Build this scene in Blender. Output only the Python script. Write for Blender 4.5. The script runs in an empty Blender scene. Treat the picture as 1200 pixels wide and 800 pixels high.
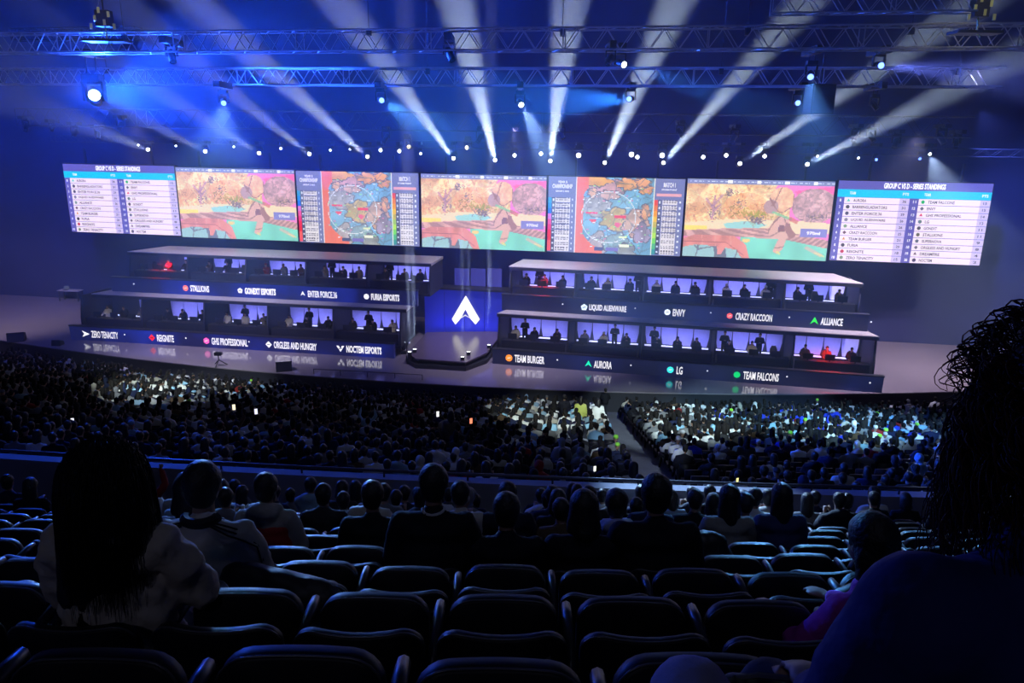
import bpy, bmesh, math, random
import numpy as np
from mathutils import Vector, Matrix

# ---------------------------------------------------------------- camera
SC = bpy.context.scene
COL = SC.collection
EYE = 14.2                                   # lens height above the arena floor
PITCH, ROLL, FPX = math.radians(15.2), .0144, 867.0
cam_data = bpy.data.cameras.new('camera')
cam_data.sensor_width = 36; cam_data.lens = FPX / 1200 * 36
cam_data.clip_start = .05; cam_data.clip_end = 500
cam = bpy.data.objects.new('camera', cam_data); COL.objects.link(cam)
CM = Matrix.Rotation(math.pi/2 - PITCH, 4, 'X') @ Matrix.Rotation(ROLL, 4, 'Z')
cam.matrix_world = Matrix.Translation((0, 0, EYE)) @ CM
SC.camera = cam
C3 = CM.to_3x3()
def ray(x, y): return C3 @ Vector(((x-600)/FPX, -(y-400)/FPX, -1))
def onz(x, y, z): r = ray(x, y); return r*((z-EYE)/r.z) + Vector((0, 0, EYE))
def ony(x, y, Y, c=0): r = ray(x, y); return r*(Y/(r.y-c*r.x)) + Vector((0, 0, EYE))

# ---------------------------------------------------------------- world, exposure
SC.view_settings.view_transform = 'Standard'; SC.view_settings.look = 'None'
SC.view_settings.exposure = 0; SC.view_settings.gamma = 1; SC.view_settings.use_curve_mapping = False
w = bpy.data.worlds.new('world'); SC.world = w; w.use_nodes = True
w.node_tree.nodes['Background'].inputs[0].default_value = (.10, .16, .5, 1)
w.node_tree.nodes['Background'].inputs[1].default_value = .02
cy = SC.cycles
cy.max_bounces = 5; cy.diffuse_bounces = 2; cy.glossy_bounces = 3; cy.transmission_bounces = 2
cy.volume_bounces = 0; cy.transparent_max_bounces = 8
cy.use_light_tree = True; cy.sample_clamp_indirect = 4; cy.sample_clamp_direct = 0
cy.caustics_reflective = False; cy.caustics_refractive = False
cy.volume_step_rate = 1; cy.use_denoising = True

def spot(name, loc, target, power, deg, color=(1, 1, 1), blend=.25, radius=.08):
    d = bpy.data.lights.new(name, 'SPOT'); d.energy = power; d.color = color
    d.spot_size = math.radians(deg); d.spot_blend = blend; d.shadow_soft_size = radius
    o = bpy.data.objects.new(name, d); COL.objects.link(o)
    o.location = loc
    o.rotation_euler = (Vector(target)-Vector(loc)).to_track_quat('-Z', 'Y').to_euler()
    return o
def areal(name, loc, target, power, sx, sy, color=(1, 1, 1)):
    d = bpy.data.lights.new(name, 'AREA'); d.energy = power; d.color = color
    d.shape = 'RECTANGLE'; d.size = sx; d.size_y = sy
    o = bpy.data.objects.new(name, d); COL.objects.link(o)
    o.location = loc
    o.rotation_euler = (Vector(target)-Vector(loc)).to_track_quat('-Z', 'Y').to_euler()
    return o

# white beams: (lamp pixel, far pixel on the frame's upper part, power)
WALLC = math.tan(math.radians(-9.3))
BEAMS = [((173, 175), (0, 107), 14), ((240, 177), (0, 56), 18), ((303, 179), (25, 8), 26), ((362, 180), (132, 0), 40),
         ((430, 183), (222, 0), 95), ((531, 185), (395, 0), 110), ((580, 187), (534, 0), 150), ((645, 188), (668, 0), 150),
         ((709, 190), (792, 0), 150), ((778, 190), (945, 0), 130), ((868, 191), (1140, 5), 120), ((947, 192), (1200, 62), 80)]
BEAM_AT = []
for i, (a, b, kw) in enumerate(BEAMS):
    A = ony(a[0], a[1], 45.5, WALLC)
    r = ray(*b); B = r*(19.0/r.dot(C3 @ Vector((0, 0, -1)))) + Vector((0, 0, EYE))
    BEAM_AT.append((A, B))
    spot('white_beam', A, B, kw*4300, 2.5, (.80, .92, 1.0), .35, .13)
# coloured movers: lamp pixel, depth, aim pixel, depth, kW, cone, colour
MOVERS = [((115, 111), 23.9, (620, 50), 21, 85, 68, (.015, .09, 1)),
          ((735, 77), 20.4, (960, 150), 15, 38, 10, (.06, .30, 1)), ((448, 118), 23.9, (500, 150), 17, 40, 7, (.1, .4, 1)),
          ((612, 125), 23.9, (665, 225), 19, 36, 17, (.35, .6, 1)), ((736, 116), 23.9, (600, 122), 15, 80, 8, (.03, .25, 1)),
          ((950, 92), 20.4, (953, 170), 16, 9, 16, (.15, .45, 1)), ((1035, 77), 20.4, (1160, 88), 15, 40, 8, (.2, .25, 1)),
          ((262, 122), 23.9, (258, 175), 19, 16, 17, (.2, .45, 1)), ((1090, 181), 45.3, (1104, 215), 39, 26, 14, (.6, .75, 1)),
          ((936, 121), 23.9, (1010, 155), 16, 7, 9, (.1, .3, 1))]
MOVER_AT = []
for a, da, b, db, kw, cone, colr in MOVERS:
    A, B = ony(*a, da), ony(*b, db); MOVER_AT.append((A, B, colr))
    if cone == 68: spot('flare_glow', A, (0, 0, EYE+3), 6000, 140, colr, 1, .1)
    spot('moving_head_beam', A, B, kw*(1600 if cone > 70 else 900), cone, colr, .6, .1)

# coloured washes on the crowd and stage, lamps of the lighting rig: lamp position, aim, kW, cone
for a, b, kw, cone, colr in [((-8, -4, 25), onz(235, 458, 2.2), 7, 10, (.8, .95, 1)), ((-6, -4, 25), onz(190, 452, 2.2), 5, 7, (.85, 1, .9)),
                             ((2, -4, 25), onz(640, 494, 2.2), 5, 10, (.85, 1, .95)), ((5, -4, 25), onz(770, 495, 2.2), 8, 12, (.72, .95, 1)),
                             ((10, -4, 25), onz(890, 498, 2.2), 9, 13, (.42, .78, 1)), ((14, -4, 25), onz(1010, 503, 2.4), 9, 12, (.25, .55, 1)),
                             ((4, -4, 25), onz(735, 535, 5.4), 2.2, 7, (.7, .85, 1))]:
    spot('crowd_wash', a, b, kw*10500, cone*.85, colr, .6, .1)
for a, b, kw, cone, colr in [((-20, 40, 15), (-18, 46, 1), 3.2, 75, (.75, .72, 1)), ((0, 40, 15), (0, 46, 1), 3.2, 75, (.75, .72, 1)), ((20, 38, 15), (20, 44, 1), 4.4, 75, (.8, .72, 1)),
                             ((-34, 44, 14), (-38, 52, 1), 2.5, 75, (.8, .7, .9)), ((30, 36, 14), (30, 43, 1), 3.5, 70, (.9, .75, .85))]:
    spot('stage_wash', a, b, kw*2600, cone, colr, .9, .2)
for x, Y, z, kw in [(-26, 30, 22, 8), (-2, 30, 24, 6), (22, 28, 24, 2)]:            # unseen lamps added to tint the haze deep blue
    spot('haze_tint_fill', (x, Y, z), (x*1.1, Y+14, 16), kw*1000, 130, (.02, .06, 1), 1, .3)
spot('wall_wash', (24, 40, 16), (36, 47, 6), 11000, 70, (.10, .16, 1), 1, .2)
spot('wall_wash', (-30, 44, 17), (-40, 58, 8), 7000, 80, (.05, .08, 1), 1, .2)
spot('audience_fill', (-3, -7, 21), (-2, 3, 11.5), 120, 100, (.62, .64, 1), 1, .4)  # unseen fill added behind the camera to lift the nearest seats
spot('audience_fill', (2, 2, 24), (2, 17, 6), 330, 90, (.5, .6, 1), 1, .4)  # second added fill, brightening the lower tier
for x in (-10, 0, 10): spot('truss_fill', (x, 9, 24), (x*1.3, 21, 17.5), 200, 50, (.62, .62, 1), 1, .2)  # unseen spots added to brighten the trusses

# ---------------------------------------------------------------- materials
def mat(name, col, rough=.6, metal=0, emit=None, power=0, noise=.15, scale=8, bump=0, spec=.5, sample=True):
    m = bpy.data.materials.new(name); m.use_nodes = True; nt = m.node_tree; b = nt.nodes['Principled BSDF']
    b.inputs['Base Color'].default_value = (*col, 1); b.inputs['Roughness'].default_value = rough
    b.inputs['Metallic'].default_value = metal; b.inputs['Specular IOR Level'].default_value = spec
    if noise:
        tc = nt.nodes.new('ShaderNodeTexCoord'); n = nt.nodes.new('ShaderNodeTexNoise'); n.inputs['Scale'].default_value = scale
        n.inputs['Detail'].default_value = 4; nt.links.new(tc.outputs['Object'], n.inputs['Vector'])
        mx = nt.nodes.new('ShaderNodeMix'); mx.data_type = 'RGBA'
        mx.inputs['A'].default_value = (*[c*(1-noise) for c in col], 1); mx.inputs['B'].default_value = (*[min(1, c*(1+noise)) for c in col], 1)
        nt.links.new(n.outputs['Fac'], mx.inputs['Factor']); nt.links.new(mx.outputs['Result'], b.inputs['Base Color'])
        if bump:
            bp = nt.nodes.new('ShaderNodeBump'); bp.inputs['Strength'].default_value = bump; bp.inputs['Distance'].default_value = .02
            nt.links.new(n.outputs['Fac'], bp.inputs['Height']); nt.links.new(bp.outputs['Normal'], b.inputs['Normal'])
    if emit:
        b.inputs['Emission Color'].default_value = (*emit, 1); b.inputs['Emission Strength'].default_value = power
    if not sample: m.cycles.emission_sampling = 'NONE'
    return m
def tint_mat(name, rough=.8, bump=.3, sheen=0, attr=None):
    m = bpy.data.materials.new(name); m.use_nodes = True; nt = m.node_tree; b = nt.nodes['Principled BSDF']
    b.inputs['Roughness'].default_value = rough; b.inputs['Specular IOR Level'].default_value = .25
    if attr: s = nt.nodes.new('ShaderNodeVertexColor'); s.layer_name = attr
    else: s = nt.nodes.new('ShaderNodeObjectInfo')
    nt.links.new(s.outputs['Color'], b.inputs['Base Color'])
    if bump:
        tc = nt.nodes.new('ShaderNodeTexCoord'); n = nt.nodes.new('ShaderNodeTexNoise'); n.inputs['Scale'].default_value = 14; n.inputs['Detail'].default_value = 3
        bp = nt.nodes.new('ShaderNodeBump'); bp.inputs['Strength'].default_value = bump; bp.inputs['Distance'].default_value = .03
        nt.links.new(tc.outputs['Object'], n.inputs['Vector']); nt.links.new(n.outputs['Fac'], bp.inputs['Height']); nt.links.new(bp.outputs['Normal'], b.inputs['Normal'])
    return m
BLACK = mat('black_powder_coat', (.012, .012, .016), .5)
DARKP = mat('dark_panel', (.02, .02, .03), .55)
SLATE = mat('slate_concrete', (.10, .10, .13), .85, noise=.25, scale=3, bump=.2)
STEPM = mat('pale_step', (.34, .37, .42), .8, noise=.2, scale=5)
NOSE = mat('step_nosing', (.6, .62, .65), .6)
DRAPE = mat('navy_drape', (.03, .035, .11), .9, noise=.3, scale=.5)
ROOFM = mat('booth_roof_grey', (.48, .43, .42), .40, noise=.12, scale=1.5)
ALU = mat('truss_aluminium', (.55, .55, .62), .4, .3, noise=.1)
DALU = mat('dark_truss', (.05, .05, .07), .45, .5)
SEATP = mat('seat_plastic', (.006, .006, .010), .5, noise=.1, spec=.3)
RIMP = mat('seat_rim', (.06, .06, .075), .3, noise=.1, spec=.8)
ARMP = mat('armrest_plastic', (.02, .02, .03), .4, spec=.5)
CARD = mat('seat_card', (.10, .10, .12), .6)
PANEL = mat('booth_panel_cloth', (.55, .55, .88), .8, noise=.12, scale=2)
LEDBAR = mat('led_batten', (.8, .8, 1), .5, emit=(.6, .62, 1), power=1.3, noise=0)
WHITE_E = mat('led_white', (.8, .8, .8), .5, emit=(1, .97, 1), power=1.05, noise=0)
BEZEL = mat('screen_cabinet', (.008, .008, .012), .6)
SKINM = mat('skin', (.34, .20, .14), .55, noise=.12, scale=20)
HAIRM = mat('dark_hair', (.010, .008, .009), .5, noise=.3, scale=60, bump=.4)
DENIM = mat('dark_trousers', (.02, .022, .035), .85, noise=.3, scale=12, bump=.3)
CLOTH = tint_mat('clothing'); CROWDM = tint_mat('crowd_cloth', .85, 0, attr='col')
fl = mat('stage_vinyl', (.30, .25, .28), .11, noise=.10, scale=.35, spec=.6)
fl.node_tree.nodes['Principled BSDF'].inputs['IOR'].default_value = 2.3
STAGEM = fl

# ---------------------------------------------------------------- mesh helpers
class MB:
    def __init__(s): s.v = []; s.f = []; s.m = []
    def add(s, vs, fs, m=0):
        k = len(s.v); s.v += [tuple(p) for p in vs]; s.f += [tuple(i+k for i in f) for f in fs]; s.m += [m]*len(fs); return s
    def box(s, a, b, m=0, M=None):
        vs = [Vector((x, y, z)) for z in (a[2], b[2]) for y in (a[1], b[1]) for x in (a[0], b[0])]
        if M is not None: vs = [M @ p for p in vs]
        return s.add(vs, [(0, 2, 3, 1), (4, 5, 7, 6), (0, 1, 5, 4), (2, 6, 7, 3), (0, 4, 6, 2), (1, 3, 7, 5)], m)
    def tube(s, p0, p1, r0, r1=None, n=6, m=0, caps=True):
        p0, p1 = Vector(p0), Vector(p1); r1 = r0 if r1 is None else r1
        d = (p1-p0).normalized(); a = d.orthogonal().normalized(); b = d.cross(a)
        vs = [p + (a*math.cos(t)+b*math.sin(t))*r for p, r in ((p0, r0), (p1, r1)) for t in [2*math.pi*i/n for i in range(n)]]
        fs = [(i, (i+1) % n, n+(i+1) % n, n+i) for i in range(n)]
        if caps: fs += [tuple(range(n-1, -1, -1)), tuple(range(n, 2*n))]
        return s.add(vs, fs, m)
    def path(s, pts, r, n=6, m=0):
        pts = [Vector(p) for p in pts]; k = len(pts); vs = []
        for i, p in enumerate(pts):
            d = (pts[min(i+1, k-1)]-pts[max(i-1, 0)]).normalized()
            a = (Vector((0, 0, 1)) if abs(d.z) < .9 else Vector((0, 1, 0))).cross(d).normalized(); b = d.cross(a)
            rr = r[i] if isinstance(r, (list, tuple)) else r
            vs += [p+(a*math.cos(2*math.pi*j/n)+b*math.sin(2*math.pi*j/n))*rr for j in range(n)]
        fs = [(i*n+j, i*n+(j+1) % n, (i+1)*n+(j+1) % n, (i+1)*n+j) for i in range(k-1) for j in range(n)]
        fs += [tuple(range(n-1, -1, -1)), tuple(range((k-1)*n, k*n))]
        return s.add(vs, fs, m)
    def prism(s, poly, ax, lo, hi, m=0, M=None):     # polygon of 2D points extruded along axis ax
        def P(p, h):
            v = {0: (h, p[0], p[1]), 1: (p[0], h, p[1]), 2: (p[0], p[1], h)}[ax]
            return M @ Vector(v) if M is not None else Vector(v)
        n = len(poly); vs = [P(p, lo) for p in poly] + [P(p, hi) for p in poly]
        return s.add(vs, [tuple(range(n-1, -1, -1)), tuple(range(n, 2*n))] + [(i, (i+1) % n, n+(i+1) % n, n+i) for i in range(n)], m)
    def mesh(s, name, mats, smooth=False):
        me = bpy.data.meshes.new(name); me.from_pydata(s.v, [], s.f)
        for x in (mats if isinstance(mats, (list, tuple)) else [mats]): me.materials.append(x)
        me.polygons.foreach_set('material_index', s.m)
        if smooth: me.polygons.foreach_set('use_smooth', [True]*len(me.polygons))
        me.update(); return me
    def build(s, name, mats, parent=None, smooth=False, **kw):
        return link(name, s.mesh(name, mats, smooth), parent, **kw)
def link(name, me, parent=None, loc=None, rz=0, **kw):
    o = bpy.data.objects.new(name, me); COL.objects.link(o)
    if parent is not None: o.parent = parent
    if loc is not None: o.location = loc
    if rz: o.rotation_euler = (0, 0, rz)
    for k, v in kw.items(): o[k] = v
    return o
def tag(o, label, cat, group=None):
    o['label'] = label; o['category'] = cat
    if group: o['group'] = group
    return o
def thing(name, label, cat, loc=(0, 0, 0), rz=0, group=None): return tag(link(name, None, None, loc, rz), label, cat, group)
KIDS = {}
def copy_tree(o, loc=None, rz=None, parent=None):
    c = o.copy(); COL.objects.link(c); c.parent = parent
    if loc is not None: c.location = loc
    if rz is not None: c.rotation_euler = (0, 0, rz)
    for ch in list(o.children): copy_tree(ch, parent=c)
    return c
ORD = ['first', 'second', 'third', 'fourth', 'fifth', 'sixth', 'seventh', 'eighth', 'ninth', 'tenth', 'eleventh', 'twelfth', 'thirteenth', 'fourteenth',
       'fifteenth', 'sixteenth', 'seventeenth', 'eighteenth', 'nineteenth', 'twentieth'] + ['twenty-'+x for x in ('first', 'second', 'third', 'fourth', 'fifth', 'sixth', 'seventh', 'eighth', 'ninth')] + ['thirtieth'] + ['thirty-'+x for x in ('first', 'second', 'third', 'fourth', 'fifth', 'sixth', 'seventh', 'eighth', 'ninth')] + ['fortieth'] + ['forty-'+x for x in ('first', 'second', 'third', 'fourth', 'fifth', 'sixth', 'seventh', 'eighth', 'ninth')]
_tc = {}
def text_mesh(s, w, h, mt, bold=.02, name='lettering'):
    """flat lettering fitted into a w x h box in the local XZ plane, centred, facing -Y"""
    if s not in _tc:
        cu = bpy.data.curves.new('t', 'FONT'); cu.body = s; cu.resolution_u = 2; cu.offset = bold
        ob = bpy.data.objects.new('t', cu); me = bpy.data.meshes.new_from_object(ob)
        co = np.empty(len(me.vertices)*3, 'f'); me.vertices.foreach_get('co', co); co = co.reshape(-1, 3)
        fs = [tuple(p.vertices) for p in me.polygons]; _tc[s] = (co[:, :2].copy(), fs); bpy.data.objects.remove(ob)
    co, fs = _tc[s]; lo, hi = co.min(0), co.max(0); q = (co-(lo+hi)/2)/np.maximum(hi-lo, 1e-6)*[w, h]
    me = bpy.data.meshes.new(name); me.from_pydata([(float(a), 0, float(b)) for a, b in q], [], fs); me.materials.append(mt); return me

# ---------------------------------------------------------------- the setting
cA = math.radians(9.3)
W0 = Vector((-2.0, 49.33, 0)); WD = Vector((math.cos(cA), -math.sin(cA), 0)); WN = Vector((math.sin(cA), math.cos(cA), 0))   # the screen wall's line and back normal
WM = Matrix.Translation(W0) @ Matrix.Rotation(-cA, 4, 'Z')
def curve_y(x): return .0046*(x-10)**2
MB().box((-75, 4.4, 0), (60, 5.2, 34), M=WM).build('wall_back', DRAPE, kind='structure')
MB().box((-90, 5, 33), (90, 75, 33.4)).build('ceiling', BLACK, kind='structure')
MB().box((-75, 5, -.3), (75, 75, 0)).build('floor', SLATE, kind='structure')
# stage deck: curved front edge
xs = list(np.linspace(-52, 42, 60))
front = [(float(x), 37.75+curve_y(x)) for x in xs]
back = [tuple((WM @ Vector((u, 4.4, 0)))[:2]) for u in (46, -52)]
MB().prism(front+back, 2, 1.14, 1.2).build('floor_stage', STAGEM, kind='structure')
ff = MB()
for (x0, y0), (x1, y1) in zip(front[:-1], front[1:]): ff.add([(x0, y0+.05, 0), (x1, y1+.05, 0), (x1, y1+.05, 1.14), (x0, y0+.05, 1.14)], [(0, 1, 2, 3)])
ff.build('trim_stage_front', DARKP, kind='structure')
# folds of the drape behind the booths
# upper seating tier, where the camera sits
def UY(k): return 2.25+.95*k
def UF(k): return EYE-2.5-.47*k                  # floor level of upper row k
st = MB()
for k in range(-4, 10): st.box((-16, UY(k)-.25, UF(k)-1.2), (16, UY(k)+.71, UF(k)))
st.build('floor_upper_tier', SLATE, kind='structure')
# parapet and rail between the tiers, bending away at the left
def lower_z(y): return 6.8-.283*(y-12.5)
AISLE = lambda y: 2.35+.078*y
pp = thing('parapet', 'low slate grey wall with a top rail between the upper and lower seats', 'barrier')
PX = [x for x in np.linspace(-20, 20, 28)]
def par_y(x): return 11.55+.0028*max(0, 10-x)**2 - .1
mb = MB(); rail = MB()
for x0, x1 in zip(PX[:-1], PX[1:]):
    a, b = par_y(x0), par_y(x1)
    mb.add([(x0, a, 6.5), (x1, b, 6.5), (x1, b, 8.44), (x0, a, 8.44), (x0, a+.22, 6.5), (x1, b+.22, 6.5), (x1, b+.22, 8.44), (x0, a+.22, 8.44)],
           [(0, 1, 2, 3), (5, 4, 7, 6), (3, 2, 6, 7)])
rail.path([(x, par_y(x)+.1, 8.56) for x in PX], .028)
mb.build('coping_wall', mat('parapet_grey', (.24, .24, .30), .7, noise=.2, scale=3), pp); rail.build('handrail', DALU, pp)
for x in PX[::1]: MB().tube((x, par_y(x)+.1, 8.40), (x, par_y(x)+.1, 8.56), .018).build('post', DALU, pp)
# lower tier steps
NR = 27
ROWY = [13.1+.9*i for i in range(NR)]
tier = MB()
for i, y0 in enumerate(ROWY):
    z = lower_z(y0)
    for x0, x1 in zip(np.linspace(-34, 30, 17)[:-1], np.linspace(-34, 30, 17)[1:]):
        a, b = y0-.35+curve_y(x0), y0-.35+curve_y(x1)
        tier.add([(x0, a, z-.26), (x1, b, z-.26), (x1, b, z), (x0, a, z), (x1, b+.9, z), (x0, a+.9, z)], [(0, 1, 2, 3), (3, 2, 4, 5)])
tier.build('floor_lower_tier', SLATE, kind='structure')
aisle = thing('aisle_stairs', 'pale lit stairs of the aisle running down through the lower seats to the stage', 'stairs')
for i, y0 in enumerate(ROWY):
    for h in (0, 1):
        y = y0-.35+.45*h; z = lower_z(y0)+.05-.13*h; x = AISLE(y+curve_y(4)); yy = y+curve_y(x)
        s = MB().box((-.55, 0, -.1), (.55, .45, 0)).build('step', STEPM, aisle, loc=(x, yy, z))
        MB().box((-.55, -.012, -.05), (.55, .035, .008)).build('nosing', NOSE, s)

# ---------------------------------------------------------------- screens
def lin(c):
    c = np.clip(np.asarray(c, float), 0, 1); return np.where(c <= .04045, c/12.92, ((c+.055)/1.055)**2.4)
rng = np.random.default_rng(7)
def noise2(h, w_, s, seed=0):
    r = np.random.default_rng(seed); g = r.random((int(h/s)+3, int(w_/s)+3)); y = np.arange(h)/s; x = np.arange(w_)/s
    yi = y.astype(int); xi = x.astype(int); fy = (y-yi)[:, None]; fx = (x-xi)[None]; fy = fy*fy*(3-2*fy); fx = fx*fx*(3-2*fx)
    a = g[np.ix_(yi, xi)]; b = g[np.ix_(yi, xi+1)]; c = g[np.ix_(yi+1, xi)]; d = g[np.ix_(yi+1, xi+1)]
    return (a*(1-fx)+b*fx)*(1-fy)+(c*(1-fx)+d*fx)*fy
class Pic:
    def __init__(s, w_, h, bg): s.w, s.h = w_, h; s.a = np.ones((h, w_, 3))*bg; s.y, s.x = np.mgrid[0:h, 0:w_]; s.x = (s.x+.5)/w_; s.y = (s.y+.5)/h
    def poly(s, pts, col=None):
        ins = np.zeros((s.h, s.w), bool); n = len(pts)
        for i in range(n):
            x0, y0 = pts[i]; x1, y1 = pts[(i+1) % n]
            if y0 == y1: continue
            c = ((y0 > s.y) != (y1 > s.y)) & (s.x < (x1-x0)*(s.y-y0)/(y1-y0)+x0); ins ^= c
        if col is not None: s.a[ins] = col
        return ins
    def ell(s, cx, cy_, rx, ry, col=None):
        m = ((s.x-cx)/rx)**2+((s.y-cy_)/ry)**2 < 1
        if col is not None: s.a[m] = col
        return m
    def rect(s, x0, y0, x1, y1, col): m = (s.x >= x0) & (s.x < x1) & (s.y >= y0) & (s.y < y1); s.a[m] = col; return m
    def line(s, x0, y0, x1, y1, wd, col, mask=None):
        asp = s.h/s.w; dx, dy = x1-x0, (y1-y0)*asp; L = math.hypot(dx, dy)+1e-9
        t = np.clip(((s.x-x0)*dx+(s.y-y0)*asp*dy)/L/L, 0, 1); d = np.hypot(s.x-x0-t*dx, (s.y-y0)*asp-t*dy); m = d < wd
        if mask is not None: m &= mask
        s.a[m] = s.a[m]*.35+np.array(col)*.65
    def cracks(s, mask, n, col, seed, wd=.0035, k=.8):
        r = np.random.default_rng(seed); px = r.random(n); py = r.random(n); asp = s.h/s.w
        ds = np.stack([np.hypot(s.x-a, (s.y-b)*asp) for a, b in zip(px, py)]); ds.sort(axis=0)
        e = (ds[1]-ds[0] < wd*2) & mask; s.a[e] = s.a[e]*(1-k)+np.array(col)*k
        sh = np.random.default_rng(seed+1).random(n)
    def shade(s, mask, amt, sc, seed): s.a[mask] *= (1-amt+2*amt*noise2(s.h, s.w, sc, seed)[mask])[:, None]
def game_picture():
    p = Pic(150, 84, (.97, .52, .80))
    p.poly([(.80, .3), (.74, .13), (1, .06), (1, .3)], (.98, .42, .68))
    cl = p.poly([(0, 0), (.62, .06), (.60, .14), (.64, .2), (.72, .3), (.72, .6), (0, .62)], (.96, .80, .60)); p.shade(cl, .14, 9, 1); p.shade(cl, .16, 4, 31); p.shade(cl, .10, 2, 32); p.shade(cl, .08, 1, 33)
    o = p.ell(.42, .36, .16, .2) & cl; p.a[o] = p.a[o]*.55+np.array((.95, .62, .42))*.45
    p.cracks(cl, 34, (.78, .55, .42), 3, .0018, .55); p.cracks(cl, 260, (.84, .62, .46), 4, .0016, .45)
    for i in range(150):
        x, y = .6*rng.random(), .08+.45*rng.random(); t_ = rng.uniform(-.3, 1.9); L_ = rng.uniform(.015, .06); p.line(x, y, x+L_*math.cos(t_), y+L_*1.8*math.sin(t_), .0016, [(.66, .44, .36), (.99, .92, .80), (.90, .60, .38)][i % 3], cl)
    for q in [(.08, .2), (.3, .1), (.5, .2)]:
        m = p.ell(q[0], q[1], .09, .1); p.a[m & cl] = p.a[m & cl]*.7+np.array((1, .9, .75))*.3
    b = p.ell(.66, .24, .085, .16, (.93, .74, .60)); p.shade(b, .1, 6, 2); p.shade(b, .1, 2, 36); b2 = p.ell(.59, .33, .05, .09, (.74, .60, .62)); p.cracks(b, 60, (.6, .42, .4), 6)
    m = p.ell(.88, .31, .15, .22, (.80, .64, .66)); p.shade(m, .12, 7, 5); p.shade(m, .14, 2, 35); p.cracks(m, 220, (.62, .46, .50), 8, .0018, .5)
    p.poly([(0, .56), (.3, .50), (.75, .50), (1, .52), (1, .66), (0, .70)], (.95, .86, .72)); p.rect(0, .60, .16, .66, (.98, .88, .45))
    g = p.poly([(.27, .56), (.42, .52), (.58, .56), (.5, .62), (.3, .63)], (.62, .84, .84))
    for i in range(40):
        a = rng.random()*3.1; x = .48+rng.normal()*.045; y = .44+rng.normal()*.03; p.line(x, y, x+.02*math.cos(a), y-.04*math.sin(a), .004, (.62, .62, .25))
    
    for cx, cy_, n_, sx_, sy_ in [(.49, .51, 150, .032, .026), (.30, .17, 50, .018, .022), (.90, .45, 60, .05, .03), (.2, .42, 70, .02, .06), (.36, .3, 40, .03, .05)]:
        for i in range(n_):
            x, y = cx+rng.normal()*sx_, cy_+rng.normal()*sy_; p.line(x, y, x+.008*rng.normal(), y+.012*rng.normal(), .0025, [(.42, .36, .46), (.55, .46, .58), (.68, .60, .42), (.36, .30, .38)][i % 4])
    for x, y, x1, y1 in [(.19, .5, .2, .22), (.19, .36, .14, .25), (.2, .32, .25, .2), (.2, .4, .24, .32)]: p.line(x, y, x1, y1, .008, (.72, .52, .66))
    for i in range(26): x = .3+.08*rng.random(); y = .34+.14*rng.random(); p.line(x, y, x+.015, y-.02, .003, (.62, .52, .28))
    w1 = p.poly([(.40, .72), (1, .74), (1, 1), (.40, 1)], (.50, .84, .76)); p.shade(w1, .07, 12, 11)
    w2 = p.poly([(0, .84), (.45, .84), (.45, 1), (0, 1)], (.62, .78, .80)); p.cracks(w2, 40, (.4, .4, .5), 12)
    t = p.poly([(0, .66), (.3, .62), (.60, .60), (1, .74), (1, .84), (.7, .74), (.45, .73), (0, .74)], (.86, .68, .66)); p.shade(t, .1, 8, 13)
    for i in range(7): p.line(0, .67+.012*i, .6, .61+.016*i, .0022, (.62, .44, .46), t); p.line(.6, .61+.016*i, 1, .745+.014*i, .0022, (.62, .44, .46), t)
    r = p.poly([(.58, .62), (.62, .5), (.66, .44), (.71, .46), (.75, .62), (.80, .70), (.72, .72), (.70, .86), (.66, .93), (.63, .90), (.66, .74), (.60, .70)], (.88, .70, .66))
    p.poly([(.66, .56), (.69, .56), (.70, .64), (.65, .64)], (.55, .40, .44)); p.cracks(r, 70, (.6, .42, .42), 15)
    p.line(.66, .90, .68, .93, .008, (.95, .88, .5)); p.line(.86, .84, .96, .93, .012, (.92, .72, .66)); p.line(.92, .90, .98, .94, .006, (.95, .88, .6))
    a = p.poly([(0, .76), (.08, .71), (.36, .72), (.44, .82), (.475, 1), (.42, 1), (.38, .90), (.30, .87), (.27, .97), (.25, .97), (.24, .86), (.10, .84), (0, .88)], (.88, .56, .54)); p.shade(a, .1, 7, 16)
    for x in (.13, .22, .33): p.line(x, .72, x+.01, .86, .003, (.95, .72, .66), a)
    p.line(0, .80, .3, .80, .003, (.62, .34, .36), a); p.line(.3, .80, .43, .96, .003, (.62, .34, .36), a); p.ell(.44, .77, .03, .025, (.97, .84, .55))
    p.line(.61, .40, .73, .48, .009, (.45, .80, .62)); p.line(.73, .48, .77, .51, .014, (.80, .42, .34))
    p.rect(.81, .60, .985, .70, (.52, .52, .80)); p.rect(0, 0, 1, .055, (.50, .54, .74))
    for i in range(34): x = .02+.03*i; p.rect(x, .02, x+.006+.008*(i % 3), .035, (.85, .88, .97))
    for i in (.28, .48, .67, .86): p.rect(i, .012, i+.03, .045, (1, 1, 1))
    p.a = p.a*.94+.06; return p.a
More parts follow.
